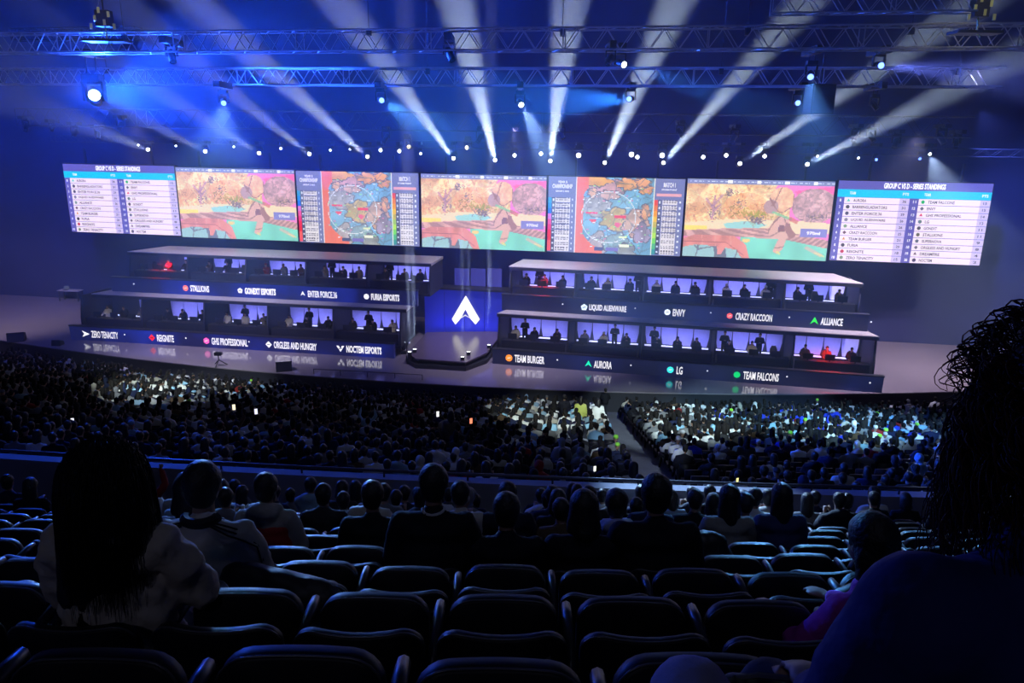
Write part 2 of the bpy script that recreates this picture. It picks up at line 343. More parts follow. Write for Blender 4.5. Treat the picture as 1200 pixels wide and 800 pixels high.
def map_picture():
    p = Pic(150, 84, (.46, .68, .80)); p.shade(np.ones((84, 150), bool), .12, 10, 20)
    for cx, cy_, rx, ry, c in [(.42, .12, .16, .10, (.78, .62, .66)), (.36, .05, .10, .06, (.88, .66, .38)), (.60, .08, .09, .07, (.90, .66, .42)), (.72, .14, .05, .06, (.86, .62, .42)),
                               (.70, .06, .05, .05, (.90, .64, .42)), (.36, .36, .10, .16, (.66, .66, .68)), (.50, .54, .09, .15, (.80, .70, .46)), (.38, .88, .07, .15, (.70, .66, .68)),
                               (.66, .58, .09, .19, (.80, .66, .60)), (.71, .72, .06, .12, (.60, .56, .66)), (.52, .85, .10, .11, (.52, .64, .68)), (.60, .96, .06, .1, (.58, .60, .60)), (.33, .20, .03, .06, (.86, .70, .60)), (.73, .44, .03, .1, (.88, .66, .5)), (.45, .23, .08, .05, (.84, .68, .66))]:
        ang = np.arctan2(p.y-cy_, p.x-cx); rr = 1+.16*np.sin(ang*5+cx*40)+.10*np.sin(ang*9+cy_*30)
        m = ((p.x-cx)/rx)**2+((p.y-cy_)/ry)**2 < rr*rr; e = ((p.x-cx)/(rx+.008))**2+((p.y-cy_)/(ry+.014))**2 < rr*rr
        p.a[e] = (.40, .40, .48); p.a[m] = c; p.shade(m, .14, 6, int(cx*999))
    p.cracks(np.ones((84, 150), bool), 60, (.36, .40, .48), 22, .0025, .5)
    out = ~p.ell(.455, .48, .225, .47) & (p.x < .42) & ((p.x < .30) | (p.y > .72)); out |= (p.x < .27)
    p.a[out] = p.a[out]*.12+np.array((.98, .45, .36))*.88
    ring = p.ell(.455, .52, .205, .34) & ~p.ell(.455, .52, .200, .331); p.a[ring] = (.88, .90, .93)
    inn = p.ell(.455, .52, .2, .33); p.a[inn] = p.a[inn]*.82+np.array((.7, .74, .8))*.18
    for x, y, c in [(.29, .465, (.93, .30, .42)), (.50, .505, (.93, .30, .42))]: p.rect(x, y-.014, x+.085, y+.014, c)
    p.poly([(.31, .55), (.37, .55), (.35, .61)], (.93, .36, .46)); p.rect(.51, .585, .54, .64, (.93, .40, .56)); p.line(.53, .64, .55, .6, .008, (.93, .40, .56))
    for i in range(90):
        x, y = .24+.5*rng.random(), .1+.82*rng.random(); p.rect(x, y, x+.008+.012*rng.random(), y+.012, [(.95, .97, 1), (.95, .97, 1), (.9, .5, .7), (.6, .9, .6)][i % 4])
    p.rect(.36, .92, .43, .965, (.30, .34, .50)); p.rect(.45, .92, .54, .965, (.48, .44, .74)); p.rect(.54, .76, .60, .79, (.9, .95, .75)); p.rect(.55, .87, .62, .9, (.95, .97, .85))
    bar = (.45, .48, .68)
    p.rect(0, 0, .205, 1, bar); p.rect(.79, 0, 1, 1, bar); p.rect(.205, 0, .213, 1, (.93, .90, .92)); p.rect(.778, 0, .785, 1, (.93, .92, .85))
    p.rect(.80, .195, .98, .225, (.93, .66, .70))
    L = [(.20, .62, .85), (.12, .55, .90), (.10, .42, .92), (.85, .45, .85), (.92, .30, .62), (.92, .15, .45), (.90, .08, .20), (.88, .08, .12), (.93, .35, .32), (.95, .30, .35)]
    Rr = [(.93, .30, .22), (.95, .50, .20), (.96, .62, .18), (.96, .76, .25), (.78, .72, .35), (.62, .78, .40), (.70, .90, .30), (.45, .85, .35), (.30, .72, .50), (.20, .58, .60)]
    for i in range(10):
        y = .27+.072*i
        for x0, c in ((.0, L[i]), (.79, Rr[i])):
            p.rect(x0, y, x0+.024, y+.072, c); p.rect(x0+.026, y, x0+.052, y+.066, (.24, .26, .38)); p.rect(x0+.032, y+.02, x0+.046, y+.05, (.85, .88, .95))
            p.rect(x0+.056, y, x0+.165, y+.066, (.88, .86, .90))
            for j in range(3):
                for q in range(5): p.rect(x0+.060+.021*q, y+.006+.02*j, x0+.060+.021*q+.010+.008*rng.random(), y+.017+.02*j, (.40, .38, .46))
            p.rect(x0+.178, y+.02, x0+.19, y+.045, (.92, .94, 1))
    p.a = p.a*.94+.06; return p.a
PRINT = bpy.data.materials.new('led_picture'); PRINT.use_nodes = True; _n = PRINT.node_tree; _b = _n.nodes['Principled BSDF']
_v = _n.nodes.new('ShaderNodeVertexColor'); _v.layer_name = 'col'; _n.links.new(_v.outputs['Color'], _b.inputs['Emission Color']); _b.inputs['Emission Strength'].default_value = 1.2
_b.inputs['Base Color'].default_value = (.02, .02, .02, 1); _b.inputs['Roughness'].default_value = .5
def picture_mesh(a, w_, h):
    H_, W_ = a.shape[:2]; xs_ = np.linspace(-w_/2, w_/2, W_+1); zs = np.linspace(h/2, -h/2, H_+1); X, Z = np.meshgrid(xs_, zs)
    v = np.stack([X, np.zeros_like(X), Z], -1).reshape(-1, 3); i = (np.arange(H_)[:, None]*(W_+1)+np.arange(W_)).ravel()
    f = np.stack([i, i+W_+1, i+W_+2, i+1], -1).astype(np.int32)
    me = bpy.data.meshes.new('picture'); me.vertices.add(len(v)); me.vertices.foreach_set('co', v.ravel().astype('f'))
    me.loops.add(f.size); me.loops.foreach_set('vertex_index', f.ravel()); me.polygons.add(len(f))
    me.polygons.foreach_set('loop_start', np.arange(len(f), dtype=np.int32)*4); me.polygons.foreach_set('loop_total', np.full(len(f), 4, np.int32))
    me.update(calc_edges=True); at = me.color_attributes.new('col', 'FLOAT_COLOR', 'CORNER')
    c = np.repeat(np.concatenate([lin(a), np.ones((H_, W_, 1))], -1).reshape(-1, 4), 4, axis=0); at.data.foreach_set('color', c.ravel().astype('f'))
    me.materials.append(PRINT); return me
GAME, MAPP = game_picture(), map_picture()
SPOTS = [(81, 210), (210.5, 348), (349, 491.5), (493.5, 640), (641.5, 801), (802.5, 975), (978, 1159)]
def wall_u(px):
    p = ony(px, 250, 49, WALLC); return (p-W0).dot(WD)
dark_t = mat('print_dark', (.1, .1, .12), .6, emit=tuple(lin((.12, .11, .18))), power=.92, noise=0, sample=False)
blue_t = mat('print_violet', (.1, .1, .12), .6, emit=tuple(lin((.36, .34, .66))), power=.92, noise=0, sample=False)
print_mats = {}
def pm(c, s=1.2):
    if c not in print_mats: print_mats[c] = mat('led_colour', (.05, .05, .05), .6, emit=tuple(float(x) for x in lin(c)), power=s, noise=0)
    return print_mats[c]
LEFTC = [('AURORA', 36), ('BARRENGLADIATORS', 31), ('ENTER FORCE.36', 29), ('LIQUID ALIENWARE', 26), ('ALLIANCE', 26), ('CRAZY RACCOON', 25), ('TEAM BURGER', 21), ('FURIA', 20), ('REIGNITE', 18), ('ZERO TENACITY', 15)]
RIGHTC = [('TEAM FALCONS', 15), ('ENVY', 15), ('GHS PROFESSIONAL', 14), ('LG', 12), ('GONEXT', 11), ('STALLIONS', 11), ('SUPERNOVA', 9), ('ORGLESS AND HUNGRY', 8), ('DREAMFIRE', 4), ('NOCTEM', 2)]
LOGOC = [(.2, .8, .7), (.3, .3, .35), (.3, .3, .35), (.5, .5, .55), (.45, .6, .45), (.4, .3, .3), (.85, .6, .2), (.2, .2, .25), (.75, .15, .3), (.45, .55, .35)]
LOGOD = [(.1, .7, .4), (.35, .38, .4), (.85, .2, .3), (.4, .5, .5), (.3, .3, .35), (.4, .4, .3), (.35, .4, .45), (.4, .4, .45), (.4, .35, .4), (.25, .22, .3)]
def words_in(s, cx, cz, w_, h, m, parent, y=-.09): return link('lettering', text_mesh(s, w_, h, m), parent, loc=(cx, y, cz))
def flat(name, x0, z0, x1, z1, m, parent, y):
    return MB().add([(x0, y, z0), (x1, y, z0), (x1, y, z1), (x0, y, z1)], [(0, 1, 2, 3)]).build(name, m, parent)
names = ['leftmost screen of the row, showing the standings table', 'second screen from left, showing pink sky and desert rocks beside the left standings table', 'map screen on the left half of the row, third from left',
         'middle screen of the seven, rocky desert picture between the two map screens', 'map screen on the right half of the row, fifth from left', 'sixth screen from left, rocky desert picture beside the right standings table', 'rightmost screen of the row, the larger looking standings table']
ZB, ZT = 7.30, 12.14
for i, (a, b) in enumerate(SPOTS):
    u0, u1 = wall_u(a), wall_u(b); sag = -.14*(1-((i-3)/3)**2); W_ = u1-u0-.06; H_ = ZT-ZB
    sc = thing('led_screen', names[i], 'screen', WM @ Vector(((u0+u1)/2, 0, (ZB+ZT)/2+sag)), -cA, 'giant screens in a row above the stage')
    MB().box((-W_/2-.05, 0.01, -H_/2-.06), (W_/2+.05, .35, H_/2+.06)).build('cabinet', BEZEL, sc)
    for q in (-.3, .3): MB().box((W_*q-.06, .1, H_/2), (W_*q+.06, .25, H_/2+1.1)).build('hanging_bracket', BLACK, sc)
    if i in (1, 3, 5):
        link('picture', picture_mesh(GAME, W_, H_), sc); words_in('970ml', W_*.395, H_*-.15, W_*.09, H_*.04, WHITE_E, sc, -.02)
    elif i in (2, 4):
        link('picture', picture_mesh(MAPP, W_, H_), sc)
        for s, x, z, ww, hh in [('YEAR 5', -.395, .43, .07, .03), ('CHAMPIONSHIP', -.395, .375, .15, .055), ('GROUP C VS D', -.395, .31, .10, .022), ('MATCH 1', .39, .42, .085, .06), ('STORM POINT', .39, .36, .11, .022)]:
            words_in(s, W_*x, H_*z, W_*ww, H_*hh, WHITE_E, sc, -.02)
    else:
        h = H_/2; wd = W_/2
        flat('board_ground', -wd, -h, wd, h, pm((.38, .36, .70)), sc, -.012)
        flat('column_bar', -wd, h-.20*H_, wd, h-.105*H_, pm((.08, .78, .95)), sc, -.02)
        words_in('GROUP C VS D - SERIES STANDINGS', 0, h-.052*H_, W_*.40, H_*.066, pm((1, 1, 1), 1.7), sc, -.03)
        for x, s in [(-.40, 'TEAM'), (-.05, 'PTS'), (.09, 'TEAM'), (.46, 'PTS')]: words_in(s, W_*x, h-.15*H_, W_*.04, H_*.035, WHITE_E, sc, -.03)
        rh = .80*H_/10
        for c, (rows, x0, x1, lg) in enumerate([(LEFTC, -.45, -.02, LOGOC), (RIGHTC, .04, .5, LOGOD)]):
            for k, (nm, pts) in enumerate(rows):
                zc = h-.2*H_-rh*(k+.5)
                flat('score_row', W_*x0, zc-rh*.46, W_*x1, zc+rh*.46, pm((.97, .90, .97)), sc, -.02)
                flat('score_box', W_*(x1-.065), zc-rh*.46, W_*x1, zc+rh*.46, pm((.82, .76, .95)), sc, -.025)
                lo = MB(); r = rh*.3; cx = W_*(x0+.028); n = 3+(k*5+c*2) % 6
                lo.add([(cx+r*math.sin(6.283*j/n), -.03, zc+r*math.cos(6.283*j/n)) for j in range(n)], [tuple(range(n))]); lo.build('team_mark', pm(lg[k]), sc)
                words_in(nm, W_*(x0+.06)+len(nm)*.0072*W_, zc, len(nm)*.0144*W_, rh*.46, dark_t, sc, -.03)
                words_in(str(pts), W_*(x1-.033), zc, W_*.024, rh*.40, dark_t, sc, -.03)
                words_in(str(k+1+10*c), W_*(x0-.026), zc, W_*(.010+.01*(k+1+10*c > 9)), rh*.42, WHITE_E, sc, -.03)
truss_bar = None

# ---------------------------------------------------------------- player booths, two tiers in two banks
FASC = {'L': mat('fascia_video_blue', (.01, .01, .03), .35, emit=(.012, .016, .15), power=1, noise=0, sample=False), 'R': mat('fascia_video_navy', (.012, .012, .02), .35, emit=(.008, .011, .045), power=1, noise=0, sample=False)}
for k_, (c0, c1) in {'L': ((.006, .008, .07), (.01, .03, .45)), 'R': ((.006, .008, .035), (.012, .02, .12))}.items():
    nt = FASC[k_].node_tree; b = nt.nodes['Principled BSDF']; tc = nt.nodes.new('ShaderNodeTexCoord'); n = nt.nodes.new('ShaderNodeTexNoise'); n.inputs['Scale'].default_value = .28; n.inputs['Detail'].default_value = 6
    r = nt.nodes.new('ShaderNodeValToRGB'); r.color_ramp.elements[0].position = .45; r.color_ramp.elements[0].color = (*c0, 1); r.color_ramp.elements[1].position = .78; r.color_ramp.elements[1].color = (*c1, 1)
    nt.links.new(tc.outputs['Object'], n.inputs['Vector']); nt.links.new(n.outputs['Fac'], r.inputs['Fac']); nt.links.new(r.outputs['Color'], b.inputs['Emission Color'])
BANKS = {'L': (Vector((-28.96, 46.79, 1.2)), Vector((21.74, -3.33, 0)).normalized()), 'R': (Vector((-1.16, 42.68, 1.2)), Vector((21.33, -4.45, 0)).normalized())}
def bank_m(k): O, d = BANKS[k]; return Matrix.Translation(O) @ Matrix.Rotation(math.atan2(d.y, d.x), 4, 'Z')
def bank_uz(k, px, py, v):
    O, d = BANKS[k]; n = Vector((-d.y, d.x, 0)); r = ray(px, py); s = (v+O.xy.dot(n.xy))/r.xy.dot(n.xy); P = r*s+Vector((0, 0, EYE)); return (P-O).xy.dot(d.xy), P.z-1.2
#        bank, tier, u0, u1, lip v, back v, floor z, roof z, desk z
TIERS = [('L', 0, .0, 22.0, .5, 3.4, .62, 2.85, .95, 1.55, 22.7), ('L', 1, 2.3, 23.1, 2.0, 5.0, 3.65, 5.45, 4.0, 3.4, 23.9),
         ('R', 0, .0, 21.8, .5, 3.4, .62, 2.85, .95, .15, 21.4), ('R', 1, .2, 21.0, 2.0, 5.0, 3.65, 5.45, 4.0, .5, 20.6)]
BOOTHS = []
for bk, tr, u0, u1, vl, vb, zf, zr, zd, ru0, ru1 in TIERS:
    Mb = bank_m(bk); rz = math.atan2(BANKS[bk][1].y, BANKS[bk][1].x); side = 'left' if bk == 'L' else 'right'; lev = ['lower', 'upper'][tr]
    vs = 0 if tr == 0 else 1.5                                # front of the fascia
    fa = thing('led_fascia', f'long dark blue video strip with team names below the {lev} booths of the {side} bank', 'screen', Mb @ Vector((0, 0, 0)), rz)
    MB().box((u0, vs+.02, zd-1.0 if tr else 0), (u1, vs+.3, zd-.02)).build('cabinet', FASC[bk], fa)
    MB().box((u0-.03, vs-.01, zd-.06), (u1+.03, vs+.34, zd)).build('top_rail', DARKP, fa)
    rf = thing('booth_roof', f'flat grey roof slab over the {lev} booths of the {side} bank', 'roof', Mb @ Vector((0, 0, 0)), rz)
    inset = 1.0 if tr else .45
    vback = 5.0 if tr else 1.85
    MB().prism([(ru0, vl), (ru1, vl), (ru1-(inset if bk == 'R' else 0), vback), (ru0+(inset if bk == 'L' or tr == 0 else .3), vback)], 2, zr+.02, zr+.18).build('slab', ROOFM, rf)
    MB().box((ru0, vl-.05, zr-.04), (ru1, vl+.02, zr+.14)).build('edge_trim', DARKP, rf)
    cw = (ru1-.1-(ru0+.1) if not (bk == 'L' and tr == 0) else 21.9)/5; cu0 = ru0+.1 if not (bk == 'L' and tr == 0) else .7
    if bk == 'L' and tr == 0: cw = (22.3-.7)/5
    for i in range(5):
        a = cu0+cw*i; b = a+cw
        pos = ORD[4-i if bk == 'L' else i]
        red = (bk, tr, i) in (('L', 1, 0), ('R', 1, 0), ('R', 0, 4)); nolight = (bk, tr, i) == ('L', 0, 0)
        bo = thing('player_booth', f'open team booth lit {"red and violet" if red else "violet"} inside, {lev} tier, {side} bank, {pos} from centre', 'booth', Mb @ Vector((a, 0, zf)), rz, 'team booths on the stage')
        hh = zr-zf
        MB().box((0.02, vl+.1, -.12), (cw-.02, vb+.3, 0)).build('booth_floor', DARKP, bo)
        MB().box((0.02, vb+.02, 0), (cw-.02, vb+.12, hh)).build('back_wall', DARKP, bo)
        MB().prism([(vs+.35, 0), (vb, 0), (vb, hh), (vl+.15, hh), (vs+.35, .75)], 0, -.05, .05).build('divider', DARKP, bo)
        if i == 4: MB().prism([(vs+.35, 0), (vb, 0), (vb, hh), (vl+.15, hh), (vs+.35, .75)], 0, cw-.05, cw+.05).build('divider', DARKP, bo)
        n = 4; pw = (cw-.35)/n
        for q in range(n):
            x0 = .18+pw*q
            if bk == 'L' and (tr, i) in ((1, 0), (0, 0)) and q < 2: continue
            MB().prism([(x0+.14, .42), (x0+pw-.14, .42), (x0+pw-.03, 1.0), (x0+pw-.01, hh-.05), (x0+.01, hh-.05), (x0+.03, 1.0)], 1, vb-.12, vb-.04).build('back_panel', PANEL, bo)
        MB().box((.2, vb-.22, .30), (cw-.2, vb-.14, .37)).build('light_batten', LEDBAR, bo)
        MB().box((.15, vs+.55, .70), (cw-.15, vs+1.15, .74)).build('desk', BLACK, bo); MB().box((.15, vs+.56, .05), (cw-.15, vs+.60, .69)).build('desk_front', DARKP, bo)
        c = Mb @ Vector((a+cw/2, vb-.8, zf+.18)); t = Mb @ Vector((a+cw/2, vb-.0, zf+1.6))
        l = areal('booth_uplight', c, t, 32 if not nolight else 8, cw*.85, .12, (.30, .31, 1)); l.data.spread = math.radians(120)
        if red:
            c = Mb @ Vector((a+cw/2, vs+.9, zr-.15)); spot('booth_red_light', c, Mb @ Vector((a+cw/2, vs+1.3, zf)), 900, 110, (1, .02, .02), .8, .05)
        BOOTHS.append((bk, tr, i, Mb, rz, a, cw, vs, vb, zf, zr, pos, lev, side))
FT = [('L', 0, 'ZERO TENACITY', 96, 105, 107, 138, 390.5, 3, (.95, .95, 1)), ('L', 0, 'REIGNITE', 174, 182, 184, 203.5, 394.8, 4, (.95, .05, .1)), ('L', 0, 'GHS PROFESSIONAL', 238, 246, 248, 290, 399.5, 6, (1, .35, .75)),
      ('L', 0, 'ORGLESS AND HUNGRY', 311, 319, 321, 371, 404.5, 4, (.95, .95, 1)), ('L', 0, 'NOCTEM ESPORTS', 394, 404, 406, 447, 409, 5, (.95, .95, 1)),
      ('L', 1, 'STALLIONS', 214, 221, 223, 245, 337.3, 9, (1, .45, .38)), ('L', 1, 'GONEXT ESPORTS', 278, 285, 287, 323, 341.3, 5, (.95, .95, 1)), ('L', 1, 'ENTER FORCE.36', 352, 358, 361, 395, 345.5, 3, (.95, .95, 1)), ('L', 1, 'FURIA ESPORTS', 426, 433, 435, 468, 349.3, 7, (.95, .95, 1)),
      ('R', 1, 'LIQUID ALIENWARE', 680, 689, 690.5, 734, 362.3, 5, (.85, .92, 1)), ('R', 1, 'ENVY', 778, 786, 788.5, 803, 366.3, 9, (.9, .95, 1)), ('R', 1, 'CRAZY RACCOON', 851, 859, 862, 905, 370.5, 6, (1, .35, .35)), ('R', 1, 'ALLIANCE', 949, 960, 962, 988, 375.3, 3, (.1, .9, .2)),
      ('R', 0, 'TEAM BURGER', 592, 601, 603, 638, 421, 9, (1, .55, .12)), ('R', 0, 'AURORA', 685, 694, 696, 717, 427.3, 3, (.05, .9, .7)), ('R', 0, 'LG', 781, 790, 793, 800, 432.8, 9, (.2, .85, .85)), ('R', 0, 'TEAM FALCONS', 859, 868, 871, 913, 439, 8, (.02, .75, .4))]
fasc = {}
for o in SC.objects:
    if o.name.startswith('led_fascia'): fasc[('L' if 'left bank' in o['label'] else 'R', 0 if 'lower' in o['label'] else 1)] = o
for bk, tr, s, i0, i1, t0, t1, py, sh, colr in FT:
    v = 0 if tr == 0 else 1.5; par = fasc[(bk, tr)]
    (ua, z), (ub, _) = bank_uz(bk, i0, py, v), bank_uz(bk, i1, py, v); r = (ub-ua)/2*.92; cx = (ua+ub)/2; y = v-.01; z = (.44 if tr == 0 else 3.47)
    A = pm(colr, 1.4); lg = MB()
    if sh == 3:
        lg.add([(cx-r, y, z-r*.9), (cx, y, z+r), (cx, y, z-r*.2)], [(0, 2, 1)]).add([(cx+r, y, z-r*.9), (cx, y, z+r), (cx, y, z-r*.2)], [(0, 1, 2)])
        if s == 'ZERO TENACITY': lg = MB().add([(cx-r, y, z-r*.8), (cx+r*1.1, y, z), (cx-r, y, z+r*.8), (cx-r*.4, y, z)], [(0, 1, 3), (3, 1, 2)])
    elif s == 'NOCTEM ESPORTS': lg.add([(cx-r, y, z+r*.7), (cx-r*.4, y, z+r*.7), (cx, y, z-r*.1), (cx+r*.4, y, z+r*.7), (cx+r, y, z+r*.7), (cx, y, z-r*.8)], [(0, 5, 2, 1), (2, 5, 4, 3)])
    else:
        q = [(cx+r*math.sin(6.283*j/sh), y, z+r*math.cos(6.283*j/sh)) for j in range(sh)]; lg.add(q, [tuple(range(sh))])
    lg.build('team_mark', A, par)
    if sh in (9, 6, 5, 4):
        MB().tube((cx-r*.45, y-.008, z-r*.1), (cx+r*.45, y-.008, z+r*.15), r*.12, n=5).build('mark_stroke', pm((1, .95, .9) if sh in (9, 6) and s != 'ENVY' else (.1, .1, .25), 1), par)
    (ua, _), (ub, _) = bank_uz(bk, t0, py, v), bank_uz(bk, t1, py, v)
    link('lettering', text_mesh(s, ub-ua, .46 if tr == 0 else .42, WHITE_E, .035), par, loc=((ua+ub)/2, y, z))
for (bk, tr), par in fasc.items():                           # small white sparks of the video between the names
    for k in range(5): u = 3.9+4.3*k; v = 0 if tr == 0 else 1.5; MB().box((u, v-.0, zs := (.5 if tr == 0 else 3.55)), (u+.07, v+.02, zs+.07)).build('spark', WHITE_E, par)
# tapered dark end walls of the left bank's lower tier and the front steps
# ---------------------------------------------------------------- centre: thrust platform, blue wall with the mark, upper deck
bwall = thing('blue_backdrop', 'deep blue lit panel wall behind the centre platform carrying the white mark', 'panel', WM @ Vector((0, 0, 0)), -cA)
BLUEP = mat('blue_lit_panel', (.02, .03, .2), .5, emit=(.008, .012, .26), power=1, noise=.1)
def wl(px, py, v=-.9):
    r = ray(px, py); n = WN; s = (v+W0.xy.dot(n.xy))/r.xy.dot(n.xy); P = r*s+Vector((0, 0, EYE)); return (P-W0).xy.dot(WD.xy), P.z
ul, zt = wl(497, 337); ur, _ = wl(592, 340); _, zb = wl(545, 388)
for k in range(4): MB().box((ul+(ur-ul)*k/4+.02, -.9, 1.2), (ul+(ur-ul)*(k+1)/4-.02, -.8, zt)).build('panel', BLUEP, bwall)
MB().box((ul-.6, -1.3, zt), (ur+.4, .0, zt+.12)).build('deck', DARKP, bwall)
for k in range(3):
    a, zz = wl(533+19*k, 333, -.2); b, z2 = wl(550+19*k, 315, -.2)
    MB().box((a, -.25, zt+.15), (b, -.15, z2)).build('upper_panel', pm((.22, .22, .75), .5), bwall)
areal('backdrop_uplight', WM @ Vector(((ul+ur)/2, -1.6, 1.9)), WM @ Vector(((ul+ur)/2, -.8, 3.6)), 60, 4.5, .15, (.05, .06, 1))
lgm = thing('white_mark', 'glowing white triangular mark on the blue panel wall at stage centre', 'logo', WM @ Vector((0, 0, 0)), -cA)
poly = [(478, 334), (559, 472), (537, 499), (506, 462), (478, 408), (450, 462), (420, 499), (399, 468)]
q = [wl(450+x/5, 280+y/5, -1.0) for x, y in poly]
MB().add([(a, -1.08, b) for a, b in q]+[(a, -.9, b) for a, b in q], [(0, 7, 6, 5, 4), (0, 4, 3, 2, 1)]+[(i, (i+1) % 8, 8+(i+1) % 8, 8+i) for i in range(8)]).build('chevron', pm((1, .99, .93), 1.6), lgm)
q = [wl(450+x/5, 280+y/5, -1.0) for x, y in [(478, 448), (510, 462), (494, 458), (478, 440), (462, 458), (446, 462)]]
MB().add([(a, -1.09, b) for a, b in q], [(0, 1, 2, 3), (0, 3, 4, 5)]).build('notch', pm((.9, .9, .85), 1.2), lgm)
pz = 1.75
pl = thing('centre_platform', 'low many-sided dark platform reaching forward at the middle of the stage', 'platform')
pts = [onz(*p, pz) for p in [(500, 389), (478, 413), (487, 420), (546, 424), (571, 413), (579, 402), (590, 388)]]
pts = [(p.x, p.y) for p in pts]
PLAT = mat('platform_top', (.16, .12, .16), .22, noise=.1, scale=1)
MB().prism(pts, 2, pz-.08, pz).build('platform_top', PLAT, pl)
cx_, cy_ = sum(p[0] for p in pts)/7, sum(p[1] for p in pts)/7
MB().prism([(cx_+(x-cx_)*.93, cy_+(y-cy_)*.93) for x, y in pts], 2, 1.2, pz-.08).build('platform_base', DARKP, pl)
MB().prism([(cx_+(x-cx_)*1.0, cy_-.7+(y-cy_)*.80) for x, y in pts], 2, 1.2, 1.45).build('front_step', DARKP, pl)
# ---------------------------------------------------------------- trusses
def truss(a, b, s, bay, label, parts, m, r=.025, group='long lighting trusses under the roof', name='lighting_truss'):
    a, b = Vector(a), Vector(b); L = (b-a).length; rz = math.atan2(b.y-a.y, b.x-a.x)
    t = thing(name, label, 'truss', a, rz, group)
    for y in (0, s):
        for z in (0, s): MB().tube((0, y, z), (L, y, z), r, n=6).build('chord', m, t)
    n = int(L/bay); lace = MB()
    up = MB().tube((0, 0, 0), (bay*.5, 0, s), r*.55, n=4, caps=False).mesh('brace', m); dn = MB().tube((0, 0, s), (bay*.5, 0, 0), r*.55, n=4, caps=False).mesh('brace', m)
    for i in range(n):
        for y in (0, s):
            if parts: link('brace', up, t, loc=(i*bay, y, 0)); link('brace', dn, t, loc=(i*bay+bay*.5, y, 0))
            else: lace.tube((i*bay, y, 0), (i*bay+bay*.5, y, s), r*.55, n=4, caps=False); lace.tube((i*bay+bay*.5, y, s), (i*bay+bay, y, 0), r*.55, n=4, caps=False)
        for z in (0, s): lace.tube((i*bay, 0, z), (i*bay+bay*.5, s, z), r*.45, n=4, caps=False); lace.tube((i*bay+bay*.5, s, z), (i*bay+bay, 0, z), r*.45, n=4, caps=False)
        if i % 5 == 0:
            for y in (0, s): lace.tube((i*bay, y, 0), (i*bay, y, s), r*.7, n=4, caps=False)
    lace.build('lacing', m, t, kind='stuff')
    MB().box((L-.05, -.02, -.02), (L, s+.02, s+.02)).build('end_plate', m, t) if False else None
    return t
def tl(px, py, D): return ony(px, py, D, WALLC)
truss(tl(-60, 61.5, 20.3), tl(1300, 57, 20.3), .52, .72, 'nearest long silver truss crossing the top of the view, above the second', True, ALU)
truss(tl(-60, 98, 23.8), tl(1176, 101, 23.8), .50, .72, 'second long silver truss, just below the nearest one, ending short at its right end', True, ALU)
truss(tl(20, 147, 39), tl(1140, 155, 39), .92, 1.5, 'tall black truss above the screens carrying lamps', False, DALU, .03)
truss(tl(60, 166, 45.1), tl(1215, 170, 45.1), .40, .9, 'slim black truss just behind and below the tall black truss', False, DALU, .025)
truss(tl(905, 15, 18.3), tl(1145, 17, 18.3), .34, .5, 'short dark truss at the top right above the nearest long truss', False, ALU, .02)
truss(tl(-40, 36, 20.3)+Vector((0, 2, 0)), tl(118, 36, 20.3)+Vector((0, 2, 0)), .34, .5, 'short dark truss at the top left behind the nearest long truss', False, DALU, .02)
for k, (px, D, py) in enumerate([(140, 20.3, 40), (430, 20.3, 33), (660, 20.3, 33), (880, 20.3, 32), (1075, 20.3, 31), (120, 23.8, 80), (500, 23.8, 80), (848, 23.8, 80), (1130, 23.8, 80)]):
    p = tl(px, py, D); c = thing('hanging_cable', f'thin dark steel cable holding up the {"nearest" if D < 22 else "second"} long truss, {ORD[k if k < 5 else k-5]} from its left end', 'cable', p)
    MB().tube((0, 0.25, -.1), (0, .25, 33-p.z), .012, n=5).build('wire', DALU, c); MB().box((-.06, .2, -.15), (.06, .3, .02)).build('clamp', BLACK, c)
